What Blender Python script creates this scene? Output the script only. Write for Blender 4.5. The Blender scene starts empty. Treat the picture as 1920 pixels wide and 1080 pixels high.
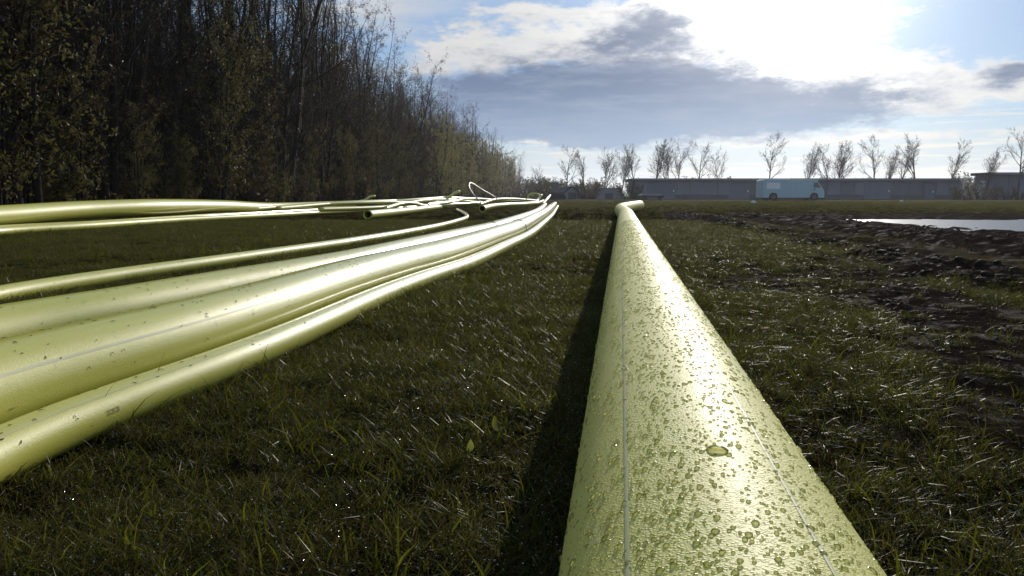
import bpy, bmesh, math, random
import numpy as np
from mathutils import Vector, Matrix
R = math.radians
rng = np.random.default_rng(7)
random.seed(7)
sc = bpy.context.scene
COL = sc.collection

# ------------------------------------------------------------------ camera
HAZE = 0.00028                    # density of the air
EYE = 0.45                        # eye height above the grass
F = 1480.0                        # focal length in pixels of a 1920 px wide picture
PITCH = math.atan(174.0 / F)      # looking slightly down, horizon above the middle
cam_d = bpy.data.cameras.new('camera'); cam = bpy.data.objects.new('camera', cam_d); COL.objects.link(cam)
cam.location = (0, 0, EYE); cam.rotation_euler = (math.pi / 2 - PITCH, 0, 0)
cam_d.sensor_width = 36.0; cam_d.lens = 36.0 * F / 1920.0
cam_d.clip_start = 0.02; cam_d.clip_end = 3000
sc.camera = cam

# ------------------------------------------------------------------ light, exposure
SUN_AZ, SUN_EL = 18.6, 16.0       # degrees: right of straight ahead, above the horizon
sun_d = bpy.data.lights.new('sun', 'SUN'); sun = bpy.data.objects.new('sun', sun_d); COL.objects.link(sun)
sun_d.energy = 3.6; sun_d.angle = R(0.55); sun_d.color = (1.0, 0.93, 0.82)
sun_dir = Vector((math.sin(R(SUN_AZ)) * math.cos(R(SUN_EL)), math.cos(R(SUN_AZ)) * math.cos(R(SUN_EL)), math.sin(R(SUN_EL))))
sun.rotation_euler = (-sun_dir).to_track_quat('-Z', 'Y').to_euler()
sun.location = (20, 60, 40)
vs = sc.view_settings
vs.view_transform = 'Standard'; vs.look = 'None'; vs.exposure = 0.0; vs.gamma = 1.0; vs.use_curve_mapping = False
cy = sc.cycles
cy.use_denoising = True; cy.max_bounces = 6; cy.diffuse_bounces = 2; cy.glossy_bounces = 3
cy.transmission_bounces = 5; cy.transparent_max_bounces = 8; cy.volume_bounces = 0
cy.caustics_reflective = False; cy.caustics_refractive = False; cy.sample_clamp_indirect = 6.0

# ------------------------------------------------------------------ node helpers
class Nodes:
    def __init__(s, tree): s.t = tree; s.l = tree.links
    def n(s, typ, **kw):
        nd = s.t.nodes.new(typ)
        for k, v in kw.items(): setattr(nd, k, v)
        return nd
    def put(s, sock, v):
        if isinstance(v, bpy.types.NodeSocket): s.l.new(v, sock)
        elif v is not None: sock.default_value = v
    def m(s, op, a, b=None, c=None, clamp=False):
        nd = s.n('ShaderNodeMath', operation=op, use_clamp=clamp)
        for i, v in enumerate((a, b, c)):
            if v is not None: s.put(nd.inputs[i], v)
        return nd.outputs[0]
    def step(s, x, lo, hi, a=0.0, b=1.0):
        nd = s.n('ShaderNodeMapRange', interpolation_type='SMOOTHSTEP')
        s.put(nd.inputs[0], x); s.put(nd.inputs[1], lo); s.put(nd.inputs[2], hi); s.put(nd.inputs[3], a); s.put(nd.inputs[4], b)
        return nd.outputs[0]
    def mix(s, f, a, b, blend='MIX'):
        nd = s.n('ShaderNodeMix', data_type='RGBA', blend_type=blend)
        s.put(nd.inputs[0], f)
        s.put(nd.inputs[6], tuple(a) + (1,) if isinstance(a, tuple) and len(a) == 3 else a)
        s.put(nd.inputs[7], tuple(b) + (1,) if isinstance(b, tuple) and len(b) == 3 else b)
        return nd.outputs[2]
    def noise(s, vec, scale, detail=4, rough=0.55, dist=0.0, col=False):
        nd = s.n('ShaderNodeTexNoise')
        if vec is not None: s.l.new(vec, nd.inputs['Vector'])
        nd.inputs['Scale'].default_value = scale; nd.inputs['Detail'].default_value = detail
        nd.inputs['Roughness'].default_value = rough; nd.inputs['Distortion'].default_value = dist
        return nd.outputs[1 if col else 0]
    def vmul(s, vec, xyz):
        nd = s.n('ShaderNodeVectorMath', operation='MULTIPLY'); s.l.new(vec, nd.inputs[0]); nd.inputs[1].default_value = xyz
        return nd.outputs[0]
    def bump(s, h, strength, dist):
        nd = s.n('ShaderNodeBump'); s.put(nd.inputs['Height'], h)
        nd.inputs['Strength'].default_value = strength; nd.inputs['Distance'].default_value = dist
        return nd.outputs[0]

def mat(name):
    m = bpy.data.materials.new(name); m.use_nodes = True; m.node_tree.nodes.clear()
    k = Nodes(m.node_tree)
    k.out = k.n('ShaderNodeOutputMaterial')
    return m, k
def pbr(k, col, rough=0.5, spec=0.5, normal=None, **kw):
    p = k.n('ShaderNodeBsdfPrincipled')
    k.put(p.inputs['Base Color'], tuple(col) + (1,) if isinstance(col, tuple) and len(col) == 3 else col)
    k.put(p.inputs['Roughness'], rough); k.put(p.inputs['Specular IOR Level'], spec)
    if normal is not None: k.l.new(normal, p.inputs['Normal'])
    for a, v in kw.items(): k.put(p.inputs[a.replace('_', ' ')], v)
    return p.outputs[0]

# ------------------------------------------------------------------ sky: daylight with broken cloud, goes on all round
def px_dir(x, y):
    """direction of a picture point, as azimuth and elevation in degrees"""
    d = Vector((x - 960, F, 540 - y)); c, s_ = math.cos(-PITCH), math.sin(-PITCH)
    d = Vector((d.x, d.y * c - d.z * s_, d.y * s_ + d.z * c)).normalized()
    return math.degrees(math.atan2(d.x, d.y)), math.degrees(math.asin(d.z))
world = bpy.data.worlds.new('World'); sc.world = world; world.use_nodes = True
world.node_tree.nodes.clear(); W = Nodes(world.node_tree)
sky = W.n('ShaderNodeTexSky', sky_type='NISHITA', sun_disc=False)
sky.sun_elevation = R(SUN_EL); sky.sun_rotation = R(SUN_AZ); sky.altitude = 0; sky.air_density = 1.0; sky.dust_density = 0.15; sky.ozone_density = 2.5
SKY = 0.06
world.cycles.sampling_method = 'MANUAL'; world.cycles.sample_map_resolution = 1024
tc = W.n('ShaderNodeTexCoord'); D = tc.outputs['Generated']
sep = W.n('ShaderNodeSeparateXYZ'); W.l.new(D, sep.inputs[0]); dx, dy, dz = sep.outputs
DEG = 57.29578
az0 = W.m('MULTIPLY', W.m('ARCTAN2', dx, dy), DEG); el0 = W.m('MULTIPLY', W.m('ARCSINE', dz), DEG)
flatv = W.vmul(D, (1, 1, 2.6))
warp = W.noise(flatv, 8.0, 4, 0.62, col=True)
ws = W.n('ShaderNodeSeparateColor'); W.l.new(warp, ws.inputs[0])
az = W.m('ADD', az0, W.m('MULTIPLY', W.m('SUBTRACT', ws.outputs[0], 0.5), 9.0))
el = W.m('ADD', el0, W.m('MULTIPLY', W.m('SUBTRACT', ws.outputs[1], 0.5), 3.4))
def blob(x, y, rx, ry, amp=1.0):
    a, e = px_dir(x, y); rx, ry = rx / 25.8, ry / 25.8
    u = W.m('DIVIDE', W.m('SUBTRACT', az, a), rx); v = W.m('DIVIDE', W.m('SUBTRACT', el, e), ry)
    q = W.m('ADD', W.m('MULTIPLY', u, u), W.m('MULTIPLY', v, v))
    return W.m('MULTIPLY', W.m('EXPONENT', W.m('MULTIPLY', q, -1.0)), amp)
def total(bs):
    t = bs[0]
    for b in bs[1:]: t = W.m('ADD', t, b)
    return t
fine = W.m('SUBTRACT', W.noise(flatv, 20.0, 6, 0.68), 0.5)
broad = W.noise(W.vmul(D, (1, 1, 4.0)), 4.5, 4, 0.6)
dark_d = total([blob(900, 185, 130, 55, 1.1), blob(960, 215, 220, 45, 1.0), blob(1160, 165, 230, 85), blob(1350, 200, 200, 60, 0.9), blob(1600, 190, 150, 34, 0.75),
                blob(1215, 55, 110, 34, 0.8), blob(1885, 138, 60, 16, 0.8), blob(1110, 270, 130, 11, 0.8), blob(1200, 235, 330, 26, 0.8)])
dark = W.step(W.m('ADD', dark_d, W.m('MULTIPLY', fine, 1.9)), 0.20, 1.10)
white_d = total([blob(860, 108, 110, 28, 0.7), blob(1030, 95, 170, 34, 0.85), blob(1250, 50, 300, 62), blob(1440, 50, 170, 110), blob(1640, 150, 150, 45),
                 blob(1820, 160, 200, 30, 0.9), blob(1380, 262, 600, 12, 0.6), blob(1090, 300, 300, 12, 0.5), blob(1700, 268, 300, 12, 0.45), blob(1500, 320, 500, 8, 0.4),
                 blob(980, 20, 90, 12, 0.5), blob(830, 75, 80, 10, 0.45)])
general = W.step(broad, 0.47, 0.68)
inview = W.m('MULTIPLY', W.m('MULTIPLY', W.step(az0, -14, 2), W.step(el0, 26, 15)), W.step(az0, 52, 36))
white = W.step(W.m('ADD', white_d, W.m('MULTIPLY', fine, 1.8)), 0.34, 0.85)
white = W.m('MAXIMUM', white, W.m('MULTIPLY', general, W.m('SUBTRACT', 1.0, inview)))
# angle to the sun: cloud and air brighten around it
sd = W.n('ShaderNodeVectorMath', operation='DOT_PRODUCT'); W.l.new(D, sd.inputs[0]); sd.inputs[1].default_value = sun_dir
ang = W.m('MULTIPLY', W.m('ARCCOSINE', W.m('MINIMUM', sd.outputs['Value'], 0.999999)), DEG)
glow = W.m('ADD', W.m('MULTIPLY', W.m('EXPONENT', W.m('DIVIDE', ang, -1.5)), 14.0 / SKY), W.m('MULTIPLY', W.m('EXPONENT', W.m('DIVIDE', ang, -3.8)), 2.4 / SKY))
glow = W.m('ADD', glow, W.m('MULTIPLY', W.m('EXPONENT', W.m('DIVIDE', ang, -7.0)), 0.22 / SKY))
lit = W.m('DIVIDE', W.m('ADD', 0.66, W.m('MULTIPLY', W.m('EXPONENT', W.m('DIVIDE', ang, -9.0)), 0.8)), SKY)
def u(*c): return tuple(v / SKY for v in c)
def scaled(colr, f):
    nd = W.n('ShaderNodeVectorMath', operation='SCALE'); nd.inputs[0].default_value = colr; W.put(nd.inputs['Scale'], f); return nd.outputs[0]
skyc = W.mix(1.0, sky.outputs[0], (0.92, 1.03, 1.20), 'MULTIPLY')
skyc = W.mix(0.40, skyc, u(0.44, 0.62, 0.92))
streak = W.step(W.noise(W.vmul(D, (1, 1, 16.0)), 7.0, 4, 0.6), 0.48, 0.66)
horizon = W.step(el0, 6.0, 0.3)
skyc = W.mix(W.m('MULTIPLY', horizon, 0.85), skyc, u(0.60, 0.66, 0.74))
skyc = W.mix(W.m('MULTIPLY', W.m('MULTIPLY', streak, W.step(el0, 8.0, 3.5)), 0.8), skyc, u(0.86, 0.84, 0.76))
shadebl = W.m('MULTIPLY', W.m('SUBTRACT', W.noise(W.vmul(D, (1, 1, 5.5)), 11.0, 4, 0.6), 0.45), 3.0, clamp=True)
wcol = W.mix(W.m('MULTIPLY', shadebl, 0.45), scaled((1.0, 0.985, 0.96), lit), u(0.42, 0.47, 0.58))
c1 = W.mix(W.m('MULTIPLY', white, 0.95), skyc, wcol)
darktone = W.mix(W.step(el0, 3.5, 8.5), u(0.27, 0.375, 0.55), u(0.125, 0.18, 0.31))
darktone = W.mix(W.m('MULTIPLY', shadebl, 0.6), darktone, u(0.36, 0.42, 0.54))
c2 = W.mix(W.m('MULTIPLY', dark, 0.93), c1, darktone)
addn = W.n('ShaderNodeVectorMath', operation='ADD'); W.l.new(c2, addn.inputs[0])
W.l.new(scaled((1.0, 0.98, 0.94), W.m('MULTIPLY', glow, W.step(dark, 0.0, 1.0, 1.0, 0.5))), addn.inputs[1])
bg = W.n('ShaderNodeBackground'); W.l.new(addn.outputs[0], bg.inputs[0]); bg.inputs[1].default_value = SKY
wo = W.n('ShaderNodeOutputWorld'); W.l.new(bg.outputs[0], wo.inputs[0])

# ------------------------------------------------------------------ object helpers
def tag(o, label=None, cat=None, group=None, kind=None):
    if label: o['label'] = label
    if cat: o['category'] = cat
    if group: o['group'] = group
    if kind or cat: o['kind'] = kind or 'thing'
    return o
def link(name, me, parent=None, loc=None):
    o = bpy.data.objects.new(name, me); COL.objects.link(o)
    if parent is not None: o.parent = parent
    if loc is not None: o.location = loc
    return o
def empty(name, loc, rz=0.0):
    o = bpy.data.objects.new(name, None); COL.objects.link(o); o.location = loc; o.rotation_euler = (0, 0, rz); o.empty_display_size = 0.3
    return o
def mesh(name, V, Fc, mats, smooth=False, midx=None):
    """V (n,3) array, Fc list of face arrays (each array (k, 3) or (k, 4))"""
    me = bpy.data.meshes.new(name)
    V = np.asarray(V, dtype=np.float32)
    if not isinstance(Fc, (list, tuple)): Fc = [Fc]
    Fc = [np.asarray(f, dtype=np.int32) for f in Fc if len(f)]
    nl = sum(f.size for f in Fc); npoly = sum(len(f) for f in Fc)
    me.vertices.add(len(V)); me.vertices.foreach_set('co', V.ravel())
    me.loops.add(nl); me.loops.foreach_set('vertex_index', np.concatenate([f.ravel() for f in Fc]))
    tot = np.concatenate([np.full(len(f), f.shape[1], dtype=np.int32) for f in Fc])
    me.polygons.add(npoly)
    me.polygons.foreach_set('loop_start', np.concatenate([[0], np.cumsum(tot)[:-1]]).astype(np.int32))
    me.polygons.foreach_set('loop_total', tot)
    for m in (mats if isinstance(mats, (list, tuple)) else [mats]): me.materials.append(m)
    if midx is not None: me.polygons.foreach_set('material_index', np.asarray(midx, dtype=np.int32))
    me.polygons.foreach_set('use_smooth', np.full(npoly, bool(smooth)))
    me.update(calc_edges=True); me.validate()
    return me
class MB:
    """collects boxes and prisms for one mesh"""
    def __init__(s): s.v = []; s.f = []
    def box(s, a, b):
        n = len(s.v); (x0, y0, z0), (x1, y1, z1) = a, b
        s.v += [(x0,y0,z0),(x1,y0,z0),(x1,y1,z0),(x0,y1,z0),(x0,y0,z1),(x1,y0,z1),(x1,y1,z1),(x0,y1,z1)]
        s.f += [[n+i for i in q] for q in ((3,2,1,0),(4,5,6,7),(0,1,5,4),(1,2,6,5),(2,3,7,6),(3,0,4,7))]
        return s
    def prism(s, prof, y0, y1):
        """profile of (x, z) extruded along y"""
        n = len(s.v); k = len(prof)
        s.v += [(x, y0, z) for x, z in prof] + [(x, y1, z) for x, z in prof]
        s.f.append([n + i for i in range(k)]); s.f.append([n + k + i for i in reversed(range(k))])
        for i in range(k):
            j = (i + 1) % k; s.f.append([n + j, n + i, n + k + i, n + k + j])
        return s
    def build(s, name, m, parent=None, loc=None, bevel=0.0, smooth=False):
        me = bpy.data.meshes.new(name); me.from_pydata(s.v, [], s.f); me.materials.append(m)
        bm = bmesh.new(); bm.from_mesh(me); bmesh.ops.recalc_face_normals(bm, faces=bm.faces)
        if bevel: bmesh.ops.bevel(bm, geom=bm.edges[:], offset=bevel, segments=2, affect='EDGES', profile=0.6)
        bm.to_mesh(me); bm.free()
        if smooth: me.polygons.foreach_set('use_smooth', [True] * len(me.polygons))
        return link(name, me, parent, loc)

# ---- smooth value noise on numpy arrays
_tab = np.random.default_rng(3).random((256, 256))
def vnoise(x, y):
    xi = np.floor(x).astype(int); yi = np.floor(y).astype(int); fx = x - xi; fy = y - yi
    fx = fx * fx * (3 - 2 * fx); fy = fy * fy * (3 - 2 * fy)
    g = lambda a, b: _tab[a & 255, b & 255]
    return (g(xi, yi) * (1 - fx) + g(xi + 1, yi) * fx) * (1 - fy) + (g(xi, yi + 1) * (1 - fx) + g(xi + 1, yi + 1) * fx) * fy
def fbm(x, y, o=4):
    s = np.zeros_like(np.asarray(x, dtype=float)); a, t = 1.0, 0.0
    for i in range(o):
        s = s + a * vnoise(x * 2 ** i + 17.3 * i, y * 2 ** i + 5.1 * i); t += a; a *= 0.5
    return s / t
def sstep(x, a, b):
    t = np.clip((x - a) / (b - a), 0, 1); return t * t * (3 - 2 * t)

# ---- where a picture point lies when it is z metres above the ground
def at(px, py, z=0.0):
    d = Vector((px - 960, F, 540 - py)); c, s_ = math.cos(-PITCH), math.sin(-PITCH)
    d = Vector((d.x, d.y * c - d.z * s_, d.y * s_ + d.z * c))
    t = (z - EYE) / d.z
    return Vector((d.x * t, d.y * t, z))
def at_d(px, py, depth):
    d = Vector((px - 960, F, 540 - py)); c, s_ = math.cos(-PITCH), math.sin(-PITCH)
    d = Vector((d.x, d.y * c - d.z * s_, d.y * s_ + d.z * c))
    t = depth / d.y
    return Vector((d.x * t, d.y * t, EYE + d.z * t))

# ------------------------------------------------------------------ ground shape
def mud_edge(y): return np.interp(y, [0, 3.8, 6.7, 17, 22], [2.0, 2.25, 2.5, 3.35, 4.0])
def mud_mask(x, y):
    n = fbm(x * 1.3, y * 0.9, 4) - 0.5
    return sstep(x - mud_edge(y) + n * 0.9, -0.08, 0.25) * sstep(y + n * 2.5, 20.5, 19.0) * sstep(y, 0.0, 2.0)
def near_mud(x, y):
    """trampled wet patches in the turf right of the long pipe"""
    n = fbm(x * 3.2 + 40, y * 1.3 + 9, 4)
    lane = np.exp(-((x - (1.15 + 0.14 * y)) / 0.65) ** 2)
    return sstep(n * 0.75 + lane * 0.32, 0.45, 0.62) * sstep(x - 0.14 * y, 0.30, 0.55) * sstep(y, 6.0, 3.6)
PUD_Z = -0.035
def height(x, y):
    x = np.asarray(x, dtype=float); y = np.asarray(y, dtype=float)
    near = 1.0 / (1.0 + (np.hypot(x, y) / 14.0) ** 2)
    z = (fbm(x * 1.7, y * 1.7, 3) - 0.5) * 0.030 * near + (fbm(x * 9, y * 9, 3) - 0.5) * 0.022 * near
    m = mud_mask(x, y); e = x - mud_edge(y)
    n1 = fbm(x * 2.6 + 3, y * 0.7 + 8, 4); n2 = fbm(x * 8 + 30, y * 4.5, 4)
    berm = np.exp(-((e - 0.30 - (n1 - .5) * 0.5) / 0.24) ** 2) * (0.02 + 0.08 * n1)
    rut = -np.exp(-((e - 0.62) / 0.10) ** 2) * 0.05 - np.exp(-((e - 1.45) / 0.12) ** 2) * 0.06 - np.exp(-((e - 2.35) / 0.16) ** 2) * 0.05
    ridge2 = np.exp(-((e - 2.0) / 0.22) ** 2) * 0.05
    lump = (n1 - 0.45) * 0.05 + (n2 - 0.5) * 0.028 + (fbm(x * 5, y * 0.3, 3) - 0.5) * 0.06
    z = z + m * (berm + rut + ridge2 + lump)
    z = z + near_mud(x, y) * ((n2 - 0.6) * 0.032 - 0.003)
    # wet hollow beyond the ruts
    h = sstep(x + (n1 - .5) * 1.6 + (n2 - .5) * 1.6, 6.0, 6.6) * sstep(y + (n1 - .5) * 1.0, 16.4, 15.4) * sstep(y, 3.0, 5.0) * sstep(x, 26, 22)
    z = z * (1 - h) + h * (PUD_Z - 0.03 + (n2 - 0.5) * 0.02 + (n1 - 0.5) * 0.03)
    return z
def grades(lo, a, b, hi, step, g):
    mid = list(np.arange(a, b + 1e-6, step)); up, s_ = [], step; v = b
    while v < hi: s_ *= g; v += s_; up.append(v)
    dn, s_ = [], step; v = a
    while v > lo: s_ *= g; v -= s_; dn.append(v)
    return np.array(dn[::-1] + mid + up)
gx = grades(-900, -1.6, 3.6, 900, 0.017, 1.030)
gy = grades(-60, 0.75, 4.6, 1500, 0.017, 1.021)
GX, GY = np.meshgrid(gx, gy); GZ = height(GX, GY)
nx, ny = len(gx), len(gy)
idx = np.arange(nx * ny).reshape(ny, nx)
quads = np.stack([idx[:-1, :-1], idx[:-1, 1:], idx[1:, 1:], idx[1:, :-1]], -1).reshape(-1, 4)
gm, k = mat('ground')
geo = k.n('ShaderNodeNewGeometry'); P = geo.outputs['Position']
attr = k.n('ShaderNodeAttribute', attribute_name='mud'); mudf = attr.outputs['Fac']
soil = k.mix(k.noise(P, 6.0, 6, 0.65), (0.013, 0.0095, 0.0072), (0.048, 0.035, 0.026))
pale = k.mix(k.noise(P, 25.0, 4, 0.6), (0.065, 0.052, 0.040), (0.13, 0.105, 0.08))
attr2 = k.n('ShaderNodeAttribute', attribute_name='dry'); soil = k.mix(attr2.outputs['Fac'], soil, pale)
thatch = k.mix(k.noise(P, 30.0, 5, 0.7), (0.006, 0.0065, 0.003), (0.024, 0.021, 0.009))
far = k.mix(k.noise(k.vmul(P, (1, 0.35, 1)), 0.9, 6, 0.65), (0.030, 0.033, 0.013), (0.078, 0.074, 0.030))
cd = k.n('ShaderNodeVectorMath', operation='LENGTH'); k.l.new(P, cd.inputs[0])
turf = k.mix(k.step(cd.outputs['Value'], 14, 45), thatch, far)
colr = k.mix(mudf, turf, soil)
rough = k.m('ADD', 0.50, k.m('MULTIPLY', k.noise(P, 9.0, 5, 0.7), 0.6))
rough = k.m('MAXIMUM', rough, k.m('MULTIPLY', k.m('SUBTRACT', 1.0, mudf), 0.85))
nb = k.bump(k.m('ADD', k.noise(P, 45.0, 6, 0.7), k.m('MULTIPLY', k.noise(P, 140.0, 3, 0.6), 0.35)), 1.0, 0.05)
wet = k.m('MULTIPLY', k.step(k.noise(P, 5.0, 5, 0.7), 0.50, 0.68), mudf)
df = k.n('ShaderNodeBsdfDiffuse'); k.l.new(colr, df.inputs[0]); k.l.new(nb, df.inputs['Normal'])
mx = k.n('ShaderNodeMixShader'); k.l.new(k.m('MULTIPLY', wet, 0.5), mx.inputs[0]); k.l.new(df.outputs[0], mx.inputs[1]); k.l.new(pbr(k, colr, rough, 0.3, nb), mx.inputs[2])
k.l.new(mx.outputs[0], k.out.inputs[0])
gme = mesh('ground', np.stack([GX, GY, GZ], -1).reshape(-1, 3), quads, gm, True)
mm = np.maximum(mud_mask(GX, GY), near_mud(GX, GY)).ravel()
a_ = gme.attributes.new('mud', 'FLOAT', 'POINT'); a_.data.foreach_set('value', mm.astype(np.float32))
E_ = GX - mud_edge(GY)
dry = mud_mask(GX, GY) * (np.exp(-((E_ - 0.95 - 0.1 * fbm(GX, GY * .6)) / 0.15) ** 2)) * sstep(fbm(GX * 4, GY * 2.2), 0.25, 0.6)
a_ = gme.attributes.new('dry', 'FLOAT', 'POINT'); a_.data.foreach_set('value', np.clip(dry, 0, 1).ravel().astype(np.float32))
tag(link('ground', gme), kind='structure')

# standing water in the excavated strip
wm, k = mat('water')
geo = k.n('ShaderNodeNewGeometry')
nb = k.bump(k.noise(k.vmul(geo.outputs['Position'], (1.0, 2.2, 1)), 6.0, 4, 0.6), 0.5, 0.03)
k.l.new(pbr(k, (0.03, 0.026, 0.02), 0.34, 0.5, nb, IOR=1.33), k.out.inputs[0])
px_ = [(5.2, 4), (24, 4), (24, 17), (5.2, 17)]
tag(link('water', mesh('water', [(x, y, PUD_Z) for x, y in px_], np.array([[0, 1, 2, 3]]), wm)), kind='structure')

# pale service road in front of the sheds
rm, k = mat('road')
geo = k.n('ShaderNodeNewGeometry')
k.l.new(pbr(k, k.mix(k.noise(geo.outputs['Position'], 2.0, 5), (0.16, 0.15, 0.14), (0.26, 0.25, 0.24)), 0.8, 0.0), k.out.inputs[0])
rs = [(-4, 70), (14, 66), (40, 60), (75, 53)]
V = []
for x, y in rs: V += [(x, y, 0.02), (x + 0.3, y + 4.2, 0.02)]
tag(link('road', mesh('road', V, np.array([[2*i, 2*i+2, 2*i+3, 2*i+1] for i in range(3)]), rm)), kind='structure')

# ------------------------------------------------------------------ pipes
def spline(pts, step):
    """Catmull-Rom through pts, resampled evenly"""
    p = np.array([tuple(q) for q in pts], dtype=float)
    p = np.vstack([2 * p[0] - p[1], p, 2 * p[-1] - p[-2]]); out = []
    for i in range(1, len(p) - 2):
        a, b, c, d = p[i - 1:i + 3]; n = max(2, int(np.linalg.norm(c - b) / step * 1.3) + 2)
        t = np.linspace(0, 1, n, endpoint=False)[:, None]
        out.append(0.5 * (2 * b + (c - a) * t + (2 * a - 5 * b + 4 * c - d) * t ** 2 + (3 * b - a - 3 * c + d) * t ** 3))
    out = np.vstack(out + [p[-2:-1]])
    L = np.concatenate([[0], np.cumsum(np.linalg.norm(np.diff(out, axis=0), axis=1))])
    n = max(3, int(L[-1] / step) + 1); tt = np.linspace(0, L[-1], n)
    return np.stack([np.interp(tt, L, out[:, j]) for j in range(3)], 1)
def frames(c):
    t = np.gradient(c, axis=0); t /= np.linalg.norm(t, axis=1)[:, None]
    s_ = np.cross(t, [0, 0, 1.0]); nrm = np.linalg.norm(s_, axis=1)[:, None]
    s_ = s_ / np.maximum(nrm, 1e-6); u_ = np.cross(s_, t)
    return t, s_, u_                       # along, right, up
def tube(c, r, n=32, bore=0.0, rough=0.0):
    """swept wall with closed ends; bore > 0 opens the first end with a wall of real thickness"""
    t, s_, u_ = frames(c); a = np.linspace(0, 2 * math.pi, n, endpoint=False)
    rings = []
    def ring(i, rad): return c[i] + rad * (np.cos(a)[:, None] * s_[i] + np.sin(a)[:, None] * u_[i])
    if bore:
        k_ = min(len(c) - 1, max(2, int(1.2 / max(1e-3, np.linalg.norm(c[1] - c[0])))))
        for i in range(k_, -1, -1): rings.append(ring(i, r * (1 - bore)))
        rings.append(ring(0, r * (1 - bore * 0.08)))
    for i in range(len(c)): rings.append(ring(i, r))
    V = np.vstack(rings); m_ = len(rings)
    i0 = np.arange(n); i1 = (i0 + 1) % n; Q = []
    for j in range(m_ - 1): Q.append(np.stack([j * n + i0, j * n + i1, (j + 1) * n + i1, (j + 1) * n + i0], 1))
    cen = len(V); V = np.vstack([V, rings[0].mean(0), rings[-1].mean(0)])
    T = np.vstack([np.stack([i1, i0, np.full(n, cen)], 1), np.stack([(m_ - 1) * n + i0, (m_ - 1) * n + i1, np.full(n, cen + 1)], 1)])
    return V, [np.vstack(Q), T]
def strip(c, r, ang, w, lift=0.0006):
    """narrow band lying on the pipe wall at an angle from the top, to the right"""
    t, s_, u_ = frames(c); V = []
    hw = w / r / 2
    for j, q in enumerate((-1, 0, 1)):
        an = ang + q * hw; V.append(c + (r + lift * (1 if q == 0 else 0.6)) * (np.sin(an) * s_ + np.cos(an) * u_))
    n = len(c); V = np.vstack(V); i = np.arange(n - 1)
    return V, np.vstack([np.stack([i, i + 1, n + i + 1, n + i], 1), np.stack([n + i, n + i + 1, 2 * n + i + 1, 2 * n + i], 1)])

def yellow(name, base, rough0, fleck, micro=0.0, coat=0.8, crough=0.11):
    m, k = mat(name)
    geo = k.n('ShaderNodeNewGeometry'); P = geo.outputs['Position']
    col = k.mix(k.noise(P, 1.3, 4), tuple(v * 0.90 for v in base), tuple(min(1, v * 1.08) for v in base))
    grime = k.step(k.noise(P, 34.0, 6, 0.7), 0.60, 0.74)
    col = k.mix(k.m('MULTIPLY', grime, fleck), col, (0.10, 0.085, 0.035))
    scuff = k.step(k.noise(k.vmul(P, (6, 0.7, 6)), 9.0, 3, 0.5), 0.66, 0.72)
    col = k.mix(k.m('MULTIPLY', scuff, 0.18), col, (0.75, 0.73, 0.55))
    ro = k.m('ADD', rough0, k.m('MULTIPLY', k.noise(P, 12.0, 5, 0.65), 0.16))
    h = k.m('MULTIPLY', k.noise(P, 60.0, 3, 0.6), 0.25)
    if micro:
        vo = k.n('ShaderNodeTexVoronoi'); k.l.new(P, vo.inputs['Vector']); vo.inputs['Scale'].default_value = 420.0
        d1 = k.step(vo.outputs['Distance'], 0.55, 0.1)
        h = k.m('ADD', h, k.m('MULTIPLY', d1, micro))
    nb = k.bump(h, 0.6, 0.0018)
    k.l.new(pbr(k, col, k.m('ADD', ro, 0.10), 0.5, nb, Coat_Weight=coat, Coat_Roughness=crough, Coat_IOR=1.4), k.out.inputs[0])
    return m
PE = (0.55, 0.52, 0.078)
m_pipe = yellow('yellow_polyethylene', PE, 0.30, 0.6, 0.2, 0.75)
m_wet = yellow('wet_yellow_polyethylene', (0.57, 0.54, 0.12), 0.46, 0.10, 1.6, 0.10, 0.45)
m_stripe, k = mat('pale_stripe'); geo = k.n('ShaderNodeNewGeometry')
k.l.new(pbr(k, k.mix(k.noise(geo.outputs['Position'], 25.0, 4), (0.44, 0.43, 0.15), (0.56, 0.545, 0.34)), 0.55, 0.4), k.out.inputs[0])
m_print, k = mat('black_print'); k.l.new(pbr(k, (0.24, 0.22, 0.05), 0.5), k.out.inputs[0])
m_bead, k = mat('weld_bead'); k.l.new(pbr(k, (0.16, 0.145, 0.04), 0.6), k.out.inputs[0])
m_dark, k = mat('black_plastic'); k.l.new(pbr(k, (0.02, 0.02, 0.02), 0.45), k.out.inputs[0])

def pipe(name, label, pts, r, step=0.08, n=32, bore=0.0, m=None, group='yellow gas pipes laid out on the grass', cat='pipe'):
    c = spline(pts, step); V, Fc = tube(c, r, n, bore)
    root = empty(name, (float(c[0][0]), float(c[0][1]), 0)); tag(root, label, cat, group)
    me = mesh('pipe_wall', V - np.array([c[0][0], c[0][1], 0]), Fc, m or m_pipe, True)
    link('pipe_wall', me, root)
    return root, c
def bead(root, c, i, r):
    t, s_, u_ = frames(c); a = np.linspace(0, 2 * math.pi, 28, endpoint=False); V = []
    for off, rr in ((-0.008, r - 0.004), (-0.005, r + 0.006), (0.0, r + 0.003), (0.005, r + 0.006), (0.008, r - 0.004)):
        V.append(c[i] + off * t[i] + rr * (np.cos(a)[:, None] * s_[i] + np.sin(a)[:, None] * u_[i]))
    n = 28; i0 = np.arange(n); i1 = (i0 + 1) % n
    Q = np.vstack([np.stack([j * n + i0, j * n + i1, (j + 1) * n + i1, (j + 1) * n + i0], 1) for j in range(4)])
    link('weld_bead', mesh('weld_bead', np.vstack(V) - np.array(root.location), Q, m_bead, True), root)
def px_path(L, z): return [at(x, y, z) for x, y in L]

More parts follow.
